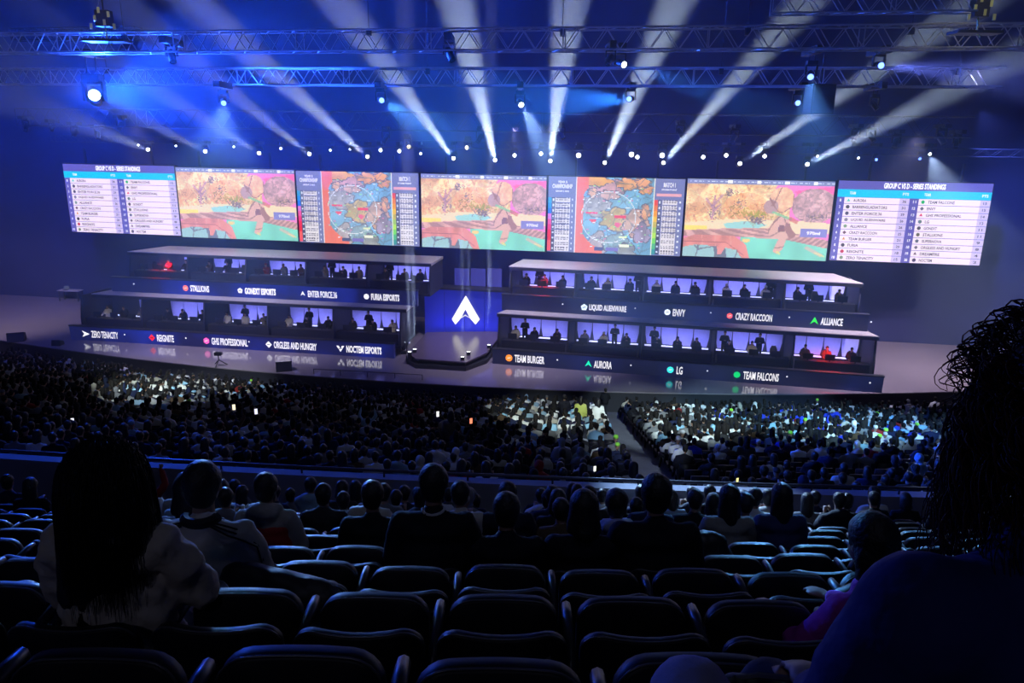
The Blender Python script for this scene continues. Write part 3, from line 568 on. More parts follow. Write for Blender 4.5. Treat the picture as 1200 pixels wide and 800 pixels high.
# ---------------------------------------------------------------- lamps of the rig
lens_w = mat('lens_white', (.8, .8, .8), .3, emit=(.86, .92, 1), power=9, noise=0, sample=False)
lens_b = mat('lens_blue', (.2, .3, .9), .3, emit=(.12, .22, 1), power=5, noise=0, sample=False)
lens_c = mat('lens_hot', (.8, .9, 1), .3, emit=(.45, .75, 1), power=25, noise=0, sample=False)
lens_y = mat('lens_warm', (.8, .7, .5), .3, emit=(1, .85, .55), power=3, noise=0, sample=False)
def hook_z(p):                                   # height of the truss chord a lamp hangs from
    D = p.y-WALLC*p.x
    for d0, yl, yr in ((22, 61.5, 57), (27, 98, 101), (42, 147, 155), (99, 166, 170)):
        if D < d0: q = C3.transposed() @ (p-Vector((0, 0, EYE))); px = 600-FPX*q.x/q.z; return ony(px, yl+(yr-yl)*(px+60)/1300, D, WALLC).z
def fixture(loc, aim, s, lens, label, up=True, cat='lamp', group=None, drop=None):
    t = thing('moving_head_lamp', label, cat, loc, 0, group)
    d = (Vector(aim)-Vector(loc)).normalized(); Rm = d.to_track_quat('Z', 'Y').to_matrix().to_4x4(); back = -.34*s
    h = MB(); n = 10; prof = [(-.62, .09), (-.55, .15), (-.30, .17), (-.12, .15), (.0, .16), (.03, .16)]
    vs = [(r*s*math.cos(6.283*i/n), r*s*math.sin(6.283*i/n), z*s) for z, r in prof for i in range(n)]
    fs = [(k*n+i, k*n+(i+1) % n, (k+1)*n+(i+1) % n, (k+1)*n+i) for k in range(len(prof)-1) for i in range(n)]+[tuple(range(n-1, -1, -1))]
    h.add([Rm @ Vector(v) for v in vs], fs); h.build('lamp_head', BLACK, t, smooth=True)
    rl = .135*s; MB().add([Rm @ Vector((rl*math.cos(6.283*i/n), rl*math.sin(6.283*i/n), .0)) for i in range(n)]+[Rm @ Vector((0, 0, .012*s))], [(i, (i+1) % n, n) for i in range(n)]).build('lens', lens, t)
    c = d*back; sg = 1 if up else -1; yk = MB()
    for sx in (-1, 1): yk.box((c.x+sx*.24*s-.03*s, c.y-.07*s, c.z-.06*s), (c.x+sx*.24*s+.03*s, c.y+.07*s, c.z+.36*s) if up else (c.x+sx*.24*s+.03*s, c.y+.07*s, c.z+.06*s))
    if not up:
        yk = MB()
        for sx in (-1, 1): yk.box((c.x+sx*.24*s-.03*s, c.y-.07*s, c.z-.36*s), (c.x+sx*.24*s+.03*s, c.y+.07*s, c.z+.06*s))
    zb_ = c.z+sg*.36*s
    yk.box((c.x-.27*s, c.y-.08*s, min(zb_, zb_+sg*.05*s)), (c.x+.27*s, c.y+.08*s, max(zb_, zb_+sg*.05*s))); yk.build('yoke', BLACK, t)
    z0, z1 = sorted((zb_+sg*.05*s, zb_+sg*.22*s)); MB().box((c.x-.22*s, c.y-.14*s, z0), (c.x+.22*s, c.y+.14*s, z1)).build('base', BLACK, t)
    if up:
        b = MB()
        zk = max(hook_z(Vector(loc))-loc[2], z1+.02)
        for sx in (-.12, .12): b.tube((c.x+sx*s, c.y, z1-.01), (c.x+sx*s, c.y, zk), .018*s, n=5)
        b.box((c.x-.16*s, c.y-.5, zk-.1), (c.x+.16*s, c.y+.6, zk+.08))
        b.build('clamp', BLACK, t)
    return t
for i, (A, B) in enumerate(BEAM_AT):
    d = (B-A).normalized(); fixture(A-d*.16, B, .8, lens_w, f'lamp throwing a white beam to the audience, {ORD[i]} from the left of the twelve', group='lamps with white beams above the screens', drop=1.3)
for i, (A, B, colr) in enumerate(MOVER_AT):
    d = (B-A).normalized(); lb = ['large lamp glaring bright blue at the upper left', 'lamp with a wide blue beam hanging from the second truss right of centre', 'small lamp with a thin blue beam left of centre', 'lamp with a pale blue cone falling towards the middle map screen',
        'lamp throwing a flat blue beam to the left, below the wide blue beam', 'lamp with a short blue cone straight down, right part of the second truss', 'lamp throwing a violet beam sideways, right end of the nearest truss', 'lamp with a faint cone straight down near the bright blue lamp', 'lamp with a pale cone above the right standings screen', 'small lamp with a faint blue beam beside the white beams at the right'][i]
    fixture(A-d*.14, B if i else (-5, 8, EYE+5), 1.25 if i == 0 else .6, lens_c if i == 0 else (lens_w if i in (1, 3, 8) else lens_b), lb, drop=1.1)
ROW = [(162, 170, 0), (206, 171, 0), (274, 172, 0), (329, 174, 1), (387, 176, 1), (410, 175, 0), (446, 176, 2), (468, 177, 2), (479, 172, 3), (493, 180, 1), (547, 173, 3), (603, 182, 2), (634, 180, 2), (678, 182, 4), (740, 181, 4), (747, 184, 2),
       (776, 182, 4), (824, 184, 2), (851, 182, 2), (896, 183, 2), (958, 183, 1), (1006, 185, 1), (1027, 187, 5), (1078, 186, 5)]
for i, (x, y, k) in enumerate(ROW):
    p = ony(x, y, 45.3, WALLC); aim = Vector((0, 0, EYE+.5)) if k in (2, 4) else p+Vector((3*math.sin(i), -8, -2+math.cos(i*2)*2))
    s = {0: .4, 1: .5, 2: .75, 3: .9, 4: 1.0, 5: .55}[k]
    fixture(p, aim, s, {3: lens_y, 5: lens_b}.get(k, lens_w), f'{["small","small bright","bright","warm yellow","large glaring","small blue"][k]} lamp in the row above the screens, {ORD[i]} from left', group='lamps facing the audience above the screens', drop=1.5)
    if k in (2, 4): d = (aim-p).normalized(); spot('row_lamp_glow', p+d*.2, aim, 90 if k == 2 else 260, 150, (.22, .30, 1), 1, .06)
HANG = [(30, 153, 39.3, .8), (61, 153, 40, .6), (86, 160, 39.3, .8), (115, 162, 40, .7), (139, 152, 39.3, .8), (203, 72, 20.5, 1.0), (450, 166, 39.3, .8), (530, 70, 20.5, 1.0), (560, 166, 39.3, .8), (660, 162, 39.3, .8), (712, 75, 20.5, .8), (800, 160, 39.3, .8), (858, 165, 39.3, .8), (1028, 128, 24.1, .8),
        (1000, 165, 39.3, .8), (1024, 165, 39.3, .8), (1048, 172, 39.3, .8), (1106, 168, 39.3, .9), (1120, 172, 39.3, .7)]
for i, (x, y, D, s) in enumerate(HANG):
    s *= .62 if D < 25 else 1; p = ony(x, y, D, WALLC); fixture(p, p+Vector((math.sin(i*3)*3, -3, -5)), s, BLACK, f'unlit black lamp hanging in the rig, {ORD[i]} from the left among the dark lamps', group='unlit lamps hanging in the rig', drop=1.1)
# hoists and hung boxes
for x, y, D, lb in [(122, 22, 19, 'chain hoist with yellow glints above the left end of the nearest truss'), (1148, 10, 17.5, 'chain hoist with yellow glints at the top right corner')]:
    p = ony(x, y, D); t = thing('chain_hoist', lb, 'hoist', p)
    YG = mat('hoist_yellow', (.55, .55, .2), .35, .2)
    MB().box((-.16, -.12, -.18), (.16, .12, .18)).build('motor', BLACK, t); b = MB()
    for k in range(6): b.box((-.3+.11*k, -.13, -.25+.09*((k*2) % 5)), (-.24+.11*k, -.10, -.12+.09*((k*2) % 5)))  # staggered yellow bars stand in for glints, put into the colour
    b.build('glint_bars', YG, t); MB().path([(0, 0, .2), (0, 0, 2), (0, 0, 33-p.z)], .02, 5).build('chain', DALU, t); MB().path([(0, 0, -.18), (.02, 0, -.5), (.1, 0, -.58), (.14, 0, -.45)], .02, 5).build('hook', YG, t)
    MB().box((-.5, -.2, -.52), (.5, .25, -.46)).build('beam_clamp', BLACK, t)
    sp = spot('hoist_work_light', p+Vector((0, -1, 1.4)), p, 60, 60, (1, .95, .6), .8, .05)
p = ony(960, 117, 24.0, WALLC); t = thing('hanging_speaker', 'black box shaped loudspeaker hung under the second truss at right', 'speaker', p)
MB().box((-.33, -.3, -.40), (.33, .3, .42)).build('cabinet', BLACK, t); MB().box((-.29, -.32, -.36), (.29, -.3, .38)).build('grille', DARKP, t); MB().tube((0, 0, .40), (0, 0, 1.2), .02).build('hanger', BLACK, t)
# vertical white beams from floor lamps by the platform
FL = [(473, 401, 20), (480, 412, 60), (486, 409, 60), (542, 418, 26), (549, 412, 26), (573, 404, 60)]
for i, (x, y, P_) in enumerate(FL):
    p = onz(x, y, 1.95); fixture(p, p+Vector((0, 0, 5)), .8, lens_w, f'floor lamp shining straight up by the centre platform, {ORD[i]} from left', up=False, group='floor lamps around the centre platform')
    spot('upright_beam', p+Vector((0, 0, .12)), p+Vector((0, 0, 8)), P_*24000, 2.6, (.75, .85, 1), .4, .10)
    MB().box((p.x-.2, p.y-.2, 1.2), (p.x+.2, p.y+.2, p.z-.42), m=0) if False else None
# small gear on the stage
def wedge(px, py, lb, s=1.0, rz=0):
    p = onz(px, py, 1.2); t = thing('wedge_monitor', lb, 'speaker', p, rz)
    MB().prism([(-.35*s, 0), (.35*s, 0), (.25*s, .36*s), (-.2*s, .5*s)], 0, -.4*s, .4*s).build('cabinet', BLACK, t); MB().prism([(-.36*s, .05), (-.34*s, .05), (-.19*s, .45*s), (-.21*s, .45*s)], 0, -.36*s, .36*s).build('grille', DARKP, t)
wedge(333, 433, 'black wedge loudspeaker on the stage edge left of centre', 1.1, .3); wedge(20, 399, 'black wedge loudspeaker at the far left stage edge', 1.2, .4); wedge(68, 404, 'small black wedge loudspeaker right of the far left one on the stage edge', .7)
p = onz(257, 428, 1.2); t = thing('camera_stand', 'small black camera on a low tripod at the stage edge', 'camera', p)
for k in range(3): MB().tube((0, 0, .35), (.45*math.cos(2.1*k+.4), .45*math.sin(2.1*k+.4), 0), .03, n=5).build('leg', BLACK, t)
MB().tube((0, 0, .3), (0, 0, .62), .035).build('post', BLACK, t); MB().box((-.2, -.12, .62), (.2, .12, .8)).build('camera_body', BLACK, t)
rl = thing('stage_rail', 'thin low rail along the stage edge left of centre', 'rail'); a, b = onz(368, 438, 1.2), onz(495, 445, 1.2)
MB().tube(a+Vector((0, 0, .3)), b+Vector((0, 0, .3)), .02, n=5).build('bar', DALU, rl)
for k in range(5): q = a.lerp(b, k/4); MB().tube(q, q+Vector((0, 0, .3)), .02, n=5).build('post', DALU, rl)
p = onz(84, 352, 1.2); t = thing('crew_table', 'small grey table at the far left back of the stage', 'table', p, -.1)
MB().box((-.9, -.35, .82), (.9, .35, .87)).build('tabletop', ROOFM, t)
for x in (-.8, .8):
    for y in (-.3, .3): MB().box((x-.03, y-.03, 0), (x+.03, y+.03, .82)).build('leg', DALU, t)
p2 = p+Vector((-.35, 0, .87)); t = thing('stage_laptop', 'small dim laptop on the grey crew table', 'laptop', p2); MB().box((-.2, -.15, 0), (.2, .15, .02)).build('keyboard', BLACK, t); MB().box((-.2, .13, .02), (.2, .15, .3)).build('screen', pm((.35, .38, .5), .5), t)

# ---------------------------------------------------------------- haze in the air above the stage and the rig
hm = bpy.data.materials.new('haze'); hm.use_nodes = True; nt = hm.node_tree; nt.nodes.clear()
o_ = nt.nodes.new('ShaderNodeOutputMaterial'); vs_ = nt.nodes.new('ShaderNodeVolumeScatter'); vs_.inputs['Density'].default_value = .004; vs_.inputs['Anisotropy'].default_value = .5
vs_.inputs['Color'].default_value = (.72, .80, 1, 1); nt.links.new(vs_.outputs[0], o_.inputs['Volume'])
MB().prism([(9, 12.2), (36.2, 1.6), (53, 1.25), (53, 32.9), (9, 32.9)], 0, -50, 45).build('haze', hm, kind='stuff')

# ---------------------------------------------------------------- people
def loft(segs):
    """closed pieces: ('c',p0,r0,p1,r1) tapered capsule, ('e',centre,radii[,tilt]) ellipsoid; returned as one bmesh"""
    bm = bmesh.new()
    for s in segs:
        if s[0] == 'e':
            g = bmesh.ops.create_uvsphere(bm, u_segments=12, v_segments=8, radius=1)['verts']; M = Matrix.Translation(s[1])
            if len(s) > 3: M = M @ Matrix.Rotation(s[3], 4, 'X')
            M = M @ Matrix.Diagonal((*s[2], 1))
            for v in g: v.co = M @ v.co
        else:
            _, p0, r0, p1, r1 = s; p0, p1 = Vector(p0), Vector(p1); d = p1-p0; L = d.length; q = d.to_track_quat('Z', 'Y').to_matrix()
            g = bmesh.ops.create_uvsphere(bm, u_segments=10, v_segments=8, radius=1)['verts']
            for v in g:
                t = v.co.z > 1e-4; r = r1 if t else r0; c = v.co*r
                if t: c.z += L
                elif abs(v.co.z) <= 1e-4: c.z += 0
                v.co = p0+q @ c
    return bm
def skin_over(segs, voxel, tris=None, smooth=2, disp=0, seed=0):
    bm = loft(segs); me = bpy.data.meshes.new('tmp'); bm.to_mesh(me); bm.free(); o = bpy.data.objects.new('tmp', me); COL.objects.link(o)
    m = o.modifiers.new('r', 'REMESH'); m.mode = 'VOXEL'; m.voxel_size = voxel
    if smooth: m = o.modifiers.new('s', 'SMOOTH'); m.factor = .5; m.iterations = smooth
    if disp:
        tx = bpy.data.textures.new('n', 'CLOUDS'); tx.noise_scale = .09; tx.noise_depth = 2; m = o.modifiers.new('d', 'DISPLACE'); m.texture = tx; m.strength = disp; m.mid_level = .5
    dg = bpy.context.evaluated_depsgraph_get(); ev = o.evaluated_get(dg); out = bpy.data.meshes.new_from_object(ev)
    bpy.data.objects.remove(o)
    if tris and len(out.polygons)*2 > tris:
        o = bpy.data.objects.new('tmp', out); COL.objects.link(o); m = o.modifiers.new('d', 'DECIMATE'); m.ratio = tris/(len(out.polygons)*2)
        dg = bpy.context.evaluated_depsgraph_get(); ev = o.evaluated_get(dg); o2 = bpy.data.meshes.new_from_object(ev); bpy.data.objects.remove(o); out = o2
    out.materials.clear(); out.polygons.foreach_set('use_smooth', [True]*len(out.polygons)); return out
def mir(segs): return segs+[(s[0], (-s[1][0], s[1][1], s[1][2]), s[2], *( [(-s[3][0], s[3][1], s[3][2]), s[4]] if s[0] == 'c' else list(s[3:]))) for s in segs]
def hand(w, d, side, r=.0085, curl=.5):
    """palm, four unequal bent fingers and a thumb; w = wrist, d = direction"""
    w, d = Vector(w), Vector(d).normalized(); up = Vector((0, 0, 1)); sd = d.cross(up).normalized()*side; dn = -up
    P = w+d*.05; out = [('e', tuple(P), (.038, .045, .018))]
    for i, (o, L) in enumerate([(-.028, .062), (-.010, .074), (.010, .070), (.027, .056)]):
        a = P+d*.035+sd*o; b = a+d*L*.55+dn*L*.15*curl; c = b+d*L*.3+dn*L*.5*curl
        out += [('c', tuple(a), r, tuple(b), r*.95), ('c', tuple(b), r*.95, tuple(c), r*.8)]
    a = P-sd*.03-d*.01; b = a-sd*.022+d*.03; out += [('c', tuple(a), r*1.2, tuple(b), r*1.05), ('c', tuple(b), r*1.05, tuple(b+d*.026+sd*.006), r*.9)]
    return out
def figure(lean=0, arms='lap', hair='short', hood=False, stand=False, head_turn=0, wide=1.0, broad=1.0):
    """segment lists of a figure facing +Y, seat point at the origin's floor; returns body, top, legs, hair"""
    hz = .50 if not stand else .92; T = lambda y, z: (y+math.sin(lean)*(z-hz), hz+(z-hz)*math.cos(lean)) if z > hz else (y, z)
    def J(x, y, z): yy, zz = T(y, z+(hz-.50)); return (x, yy, zz)
    sx = .175*broad; B = [];
    head = J(.0+head_turn*.02, .03, 1.245); H = Vector(head)
    neck = [('c', J(0, -.015, 1.03), .06, J(0, .005, 1.17), .054)]
    skull = [('e', tuple(H+Vector((0, -.008, .02))), (.076, .094, .098)), ('e', tuple(H+Vector((0, .030, -.045))), (.056, .062, .066)), ('e', tuple(H+Vector((0, .094, -.008))), (.014, .020, .022)),
             ('e', tuple(H+Vector((0, .070, -.050))), (.026, .022, .012)), ('e', tuple(H+Vector((.079, -.004, -.005))), (.012, .022, .032)), ('e', tuple(H+Vector((-.079, -.004, -.005))), (.012, .022, .032)), ('e', tuple(H+Vector((0, .068, .028))), (.048, .024, .014))]
    core = [('e', J(0, -.02, .60), (.15*wide, .115, .13)), ('e', J(0, -.025, .84), (.155*broad, .11, .22)), ('e', J(0, -.03, .985), (.165*broad, .085, .085))]
    sh = J(sx, -.03, 1.01)
    if arms == 'lap': el, wr, hd = J(sx+.07, .02, .76), (.13, .27, hz+.14), (-.2, 1, -.25)
    elif arms == 'phone': el, wr, hd = J(sx+.04, .12, .80), (.05, .26, hz+.42), (-.1, .5, .8)
    elif arms == 'up': el, wr, hd = J(sx+.10, .10, 1.18), J(sx+.02, .16, 1.42), (0, .2, 1)
    elif arms == 'side': el, wr, hd = J(sx+.05, -.02, .74), J(sx+.06, .06, .50), (0, .15, -1)
    elif arms == 'front': el, wr, hd = J(sx+.08, .05, .78), J(.02, .20, .82), (-1, .3, 0)
    else: el, wr, hd = J(sx+.09, .10, .79), (.16, .42, hz+.24), (-.1, 1, -.1)
    body = neck+skull+core
    for s in (1, -1):
        f = lambda p: (p[0]*s, p[1], p[2]); body += [('c', f(sh), .055, f(el), .043), ('c', f(el), .041, f(wr), .030)]+hand(f(wr), (hd[0]*s, hd[1], hd[2]), s)
    if not stand:
        lg = mir([('c', (.09, .0, hz), .095, (.13, .42, hz+.01), .07), ('c', (.13, .42, hz), .066, (.13, .44, .10), .045), ('c', (.13, .43, .06), .042, (.14, .58, .045), .034)]) + [('e', (0, 0, hz+.02), (.17*wide, .13, .12))]
    else:
        lg = mir([('c', (.09, 0, .92), .095, (.10, .02, .50), .066), ('c', (.10, .02, .50), .062, (.11, 0, .10), .045), ('c', (.11, -.02, .06), .042, (.12, .14, .045), .034)]) + [('e', (0, 0, .95), (.165*wide, .12, .13))]
    top = [('e', J(0, -.02, .60), (.19*wide, .155, .16)), ('e', J(0, -.03, .80), (.20*broad, .15, .22)), ('e', J(0, -.035, .98), (.20*broad, .115, .09)), ('c', J(-sx*.9, -.035, 1.015), .070, J(sx*.9, -.035, 1.015), .070), ('c', J(0, -.04, 1.03), .085, J(0, -.02, 1.085), .068), ('c', J(-.11, -.04, 1.035), .06, J(.11, -.04, 1.035), .06)]
    for s in (1, -1):
        f = lambda p: (p[0]*s, p[1], p[2]); w2 = Vector(el).lerp(Vector(wr), .92); top += [('c', f(sh), .078, f(el), .066), ('c', f(el), .064, f(tuple(w2)), .048)]
    if hood: top += [('e', J(0, -.10, 1.10), (.13, .075, .075)), ('c', J(-.09, -.03, 1.10), .045, J(.09, -.03, 1.10), .045)]
    hr = []
    if hair in ('short', 'long', 'bun', 'curly', 'bob'):
        k = 1.12 if hair != 'short' else 1.04
        hr = [('e', tuple(H+Vector((0, -.018, .035))), (.088*k, .100*k, .098*k)), ('e', tuple(H+Vector((0, -.045, -.03))), (.076*k, .06*k, .072*k))]
    if hair in ('long', 'bob'):
        zz = -.26 if hair == 'long' else -.12
        hr += [('c', tuple(H+Vector((0, -.06, 0))), .078, tuple(H+Vector((0, -.095, zz))), .070), ('c', tuple(H+Vector((.05, -.04, 0))), .05, tuple(H+Vector((.08, -.07, zz))), .036), ('c', tuple(H+Vector((-.05, -.04, 0))), .05, tuple(H+Vector((-.08, -.07, zz*.9))), .036)]
    if hair == 'mane':
        hr = [('e', tuple(H+Vector((0, -.035, .01))), (.135, .135, .135)), ('c', tuple(H+Vector((-.05, -.07, -.05))), .10, tuple(H+Vector((-.09, -.13, -.36))), .075), ('c', tuple(H+Vector((.04, -.07, -.05))), .10, tuple(H+Vector((.04, -.13, -.30))), .07), ('c', tuple(H+Vector((-.02, -.08, -.2))), .10, tuple(H+Vector((-.03, -.15, -.44))), .07)]
    if hair == 'bun': hr += [('e', tuple(H+Vector((0, -.10, .09))), (.045, .045, .045))]
    if hair == 'cap': hr = [('e', tuple(H+Vector((0, -.01, .045))), (.090, .106, .082)), ('e', tuple(H+Vector((0, .095, .03))), (.06, .055, .012))]
    if hair == 'hoodup': hr = [('e', tuple(H+Vector((0, -.03, .015))), (.108, .118, .125)), ('c', tuple(H+Vector((0, -.05, -.05))), .085, J(0, -.06, 1.06), .095)]
    return body, top, lg, hr
_pc = {}
def person_meshes(key, voxel=.028, tris=(900, 700, 500, 260), folds=None, **kw):
    if key in _pc: return _pc[key]
    b, t, l, h = figure(**kw); disp = .02 if voxel < .02 else .03; fold = folds or disp
    ms = [skin_over(b+l, voxel*.8, tris[0]), skin_over(t, voxel, tris[1], disp=fold), skin_over(h, voxel*.8, tris[3], disp=disp*.7)]
    me = ms[0]; me.materials.append(SKINM); me.materials.append(DENIM)
    hz = .92 if kw.get('stand') else .50
    mi = [1 if (p.center.z < hz+.10 and (abs(p.center.x) < .3) and not (p.center.y > .22 and p.center.z > hz+.075)) else 0 for p in me.polygons]
    me.polygons.foreach_set('material_index', mi); ms[1].materials.append(CLOTH); ms[2].materials.append(HAIRM if kw.get('hair') not in ('cap', 'hoodup') else CLOTH)
    for m, n in zip(ms, ('body', 'top', 'hair')): m.name = n
    _pc[key] = ms; return ms
def person(key, loc, rz, colr, label, group=None, hcol=None, scale=1.0, seat=None, **kw):
    ms = person_meshes(key, **kw); o = link('person', ms[0], None, loc, rz); tag(o, label, 'person', group); o.scale = (scale,)*3
    t = link('top', ms[1], o); t.color = (*colr, 1)
    h = link('headwear' if kw.get('hair') in ('cap', 'hoodup') else 'hair', ms[2], o); h.color = (*(hcol or colr), 1)
    return o
# ---------------------------------------------------------------- seats of the upper tier
cw_, sp = .455, .50
def back_profile(w_, z0, z1, r, dip=.012, n=5):
    pts = [(-w_/2*.86, z0), (w_/2*.86, z0), (w_/2, z0+.10)]
    pts += [(w_/2-r+r*math.cos(t), z1-r+r*math.sin(t)) for t in [math.pi/2*i/n for i in range(n+1)]]
    pts += [(x, z1-dip*(1-(2*x/(w_-2*r))**2)) for x in np.linspace(w_/2-r, -w_/2+r, 7)[1:-1]]
    pts += [(-w_/2+r-r*math.sin(t), z1-r+r*math.cos(t)) for t in [math.pi/2*i/n for i in range(n+1)]]
    return pts+[(-w_/2, z0+.10)]
def shell(w_, z0, z1, r, th, dip, bow, tilt):
    prof = back_profile(w_, z0, z1, r, dip); mb = MB(); n = len(prof); rings = []
    zc = (z0+z1)/2
    for off, k in ((-th/2, .965), (-th/2+.008, 1), (th/2-.008, 1), (th/2, .965)):
        rings.append([(x*k, off+bow*(1-(x/(w_/2))**2)+(z-z0)*tilt, zc+(z-zc)*k) for x, z in prof])
    vs = [p for r_ in rings for p in r_]; fs = [(k*n+i, k*n+(i+1) % n, (k+1)*n+(i+1) % n, (k+1)*n+i) for k in range(3) for i in range(n)]
    # face grids closed through centre columns
    c0 = len(vs); vs += [(0, -th/2+bow+(zc-z0)*tilt, zc), (0, th/2+bow+(zc-z0)*tilt, zc)]
    fs += [((i+1) % n, i, c0) for i in range(n)]+[(3*n+i, 3*n+(i+1) % n, c0+1) for i in range(n)]
    return mb.add(vs, fs), [Vector(p) for p in rings[1]]
def make_seat():
    t = thing('tip_up_seat', '', 'chair')
    b, ring = shell(.455, .40, .86, .075, .045, .014, -.02, -.10); b.build('backrest', SEATP, t, smooth=True)
    top = [p for p in ring if p.z > .80]; top.sort(key=lambda p: p.x); MB().path(top, .0045, 5).build('rim', RIMP, t, smooth=True)
    s, ring = shell(.425, .36, .775, .085, .06, 0, .02, .06); o = s.build('seat', SEATP, t, loc=(0, .23, 0), smooth=True)
    top = [p for p in ring if p.z > .71]; top.sort(key=lambda p: p.x); MB().path(top, .004, 5).build('rim', RIMP, o, smooth=True)
    MB().path([(.25, -.02, .665), (.25, .06, .70), (.25, .24, .72), (.25, .31, .715), (.25, .325, .69)], [.014, .02, .022, .02, .010], 8).build('armrest', ARMP, t, smooth=True)
    MB().box((.235, .0, .30), (.265, .16, .68)).build('arm_bracket', DALU, t)
    MB().box((-.06, .02, 0), (.06, .12, .42)).build('pedestal', DALU, t)
    MB().box((.06, -.066, .745), (.17, -.062, .80)).build('label_card', CARD, t)
    return t
proto = make_seat()
seat_spots = []
for k in range(-2, 10):
    Y = UY(k); z = UF(k); w_ = (Y+1.2)*.74+.6
    for n in range(-34, 34):
        x = -.02+sp*n
        if abs(x) < w_: seat_spots.append((k, n, x, Y+.02*math.sin(n*3+k), z))
first_used = False
leftmost = {}
for k, n, x, Y, z in seat_spots: leftmost[k] = min(leftmost.get(k, 99), n)
for k, n, x, Y, z in seat_spots:
    o = proto if not first_used else copy_tree(proto); first_used = True
    o.location = (x, Y+.0046*(x-2)**2*.5, z)
    o['label'] = f'black tip-up seat, upper tier row {ORD[k+2]}, {ORD[n-leftmost[k]]} from left'; o['group'] = 'black tip-up seats of the upper tier'
def seat_at(k, n): x = -.02+sp*n; return (x, UY(k)+.0046*(x-2)**2*.5+.16, UF(k))
# main foreground spectators of the upper tier
ST = dict(voxel=.018, tris=(5000, 4000, 0, 2500))
def sit(k, n, key, colr, label, dx=0, dy=0, dz=0, rz=0, scale=1, hcol=None, **kw):
    a = seat_at(k, n); return person(key, (a[0]+dx, a[1]+dy, a[2]+dz-.03), rz, colr, label, None, hcol, scale, **{**ST, **kw})
BK = (.006, .006, .012)
suit = sit(2, -1, 'suit', BK, 'man in dark suit with white shirt collar seated at the centre, back to camera', dx=.03, scale=1.07, hair='short', broad=1.1)
MB().path([(.062*math.cos(t), -.018+.062*math.sin(t)-.004, 1.105+.010*math.sin(t)) for t in [math.pi*i/8+math.pi for i in range(9)]], .012, 6).build('collar', mat('white_collar', (.5, .5, .55), .7), suit)
sit(2, 0, 'dk1', BK, 'dark haired spectator in black right of the man in the suit, sitting low', dz=-.09, hair='short', broad=1.08)
p9 = sit(2, 1, 'dk2', BK, 'spectator in black with pale collar and blue light on the crown of hair', dz=-.07, hair='bob', broad=1.05)
MB().path([(.06*math.cos(t), -.02+.06*math.sin(t), 1.12) for t in [math.pi*i/8+math.pi for i in range(9)]], .012, 6).build('collar', mat('pale_collar', (.4, .4, .5), .7), p9)
sit(2, 2, 'dk3', BK, 'large dark spectator with thick hair, rightmost of the four in black in one row', dx=-.04, dz=-.02, hair='curly', broad=1.2, scale=1.05)
sit(3, -2, 'dk4', BK, 'spectator in black seated alone left of the man in the suit', hair='short', dx=-.06, dz=-.02, broad=1.05)
sit(4, -1, 'wh1', (.42, .40, .38), 'spectator in pale shirt just beyond the right shoulder of the man in the suit', dx=.06, hair='short')
sit(4, 0, 'dk4', (.01, .012, .03), 'spectator in navy beyond and between two black dressed spectators at centre', dx=.0)
sit(3, 2, 'hd1', (.35, .36, .48), 'spectator in white jacket half hidden between two black dressed spectators', dx=-.14, dz=-.05, hood=True, hair='short')
sit(4, 5, 'hd2', (.22, .22, .22), 'long haired spectator in pale grey jacket right of centre, near the parapet', dx=-.45, hair='long')
sit(4, 5, 'ln1', (.03, .04, .14), 'long haired spectator in navy top before the metal rimmed seats at right', dx=.05, dy=.05, hair='long')
sit(1, -3, 'trk', (.60, .56, .48), 'man in pale track jacket with dark shoulder stripes, right of the spectator in cream', dx=-.03, scale=1.04, hair='short', broad=1.12, folds=.035)
tj = [o for o in SC.objects if 'track jacket' in str(o.get('label', ''))][0]
stm = mat('stripe_black', (.01, .01, .015), .8)
for s in (1, -1):
    for q in range(3): MB().path([(s*(.07+.0*q), -.075-.012*q, 1.10-.004*q), (s*.15, -.085-.018*q, 1.085-.012*q), (s*(.215+.003*q), -.06-.02*q, 1.045-.012*q), (s*(.265+.004*q), -.03-.02*q, .97), (s*(.285), -.02-.02*q, .88)], .0048, 5).build('sleeve_stripe', stm, tj)
MB().path([(.075*math.cos(t), -.03+.07*math.sin(t), 1.105) for t in [math.pi*i/8+math.pi for i in range(9)]], .026, 7).build('jacket_collar', stm, tj)
rv = sit(3, -4, 'rv', (.30, .29, .28), 'spectator in white hoodie under a red vest, left of centre', dx=.10, hood=True, hair='short', scale=1.02)
rv2 = skin_over([('e', (0, -.03, .82), (.215, .165, .18)), ('e', (0, -.035, .95), (.21, .13, .09))], .02, 1200); rv2.materials.append(mat('red_vest', (.30, .01, .012), .75)); link('vest', rv2, rv)
sit(2, -4, 'dk5', (.02, .01, .015), 'dark haired spectator mostly hidden behind the long haired spectator in cream', dx=-.05, hair='bob')
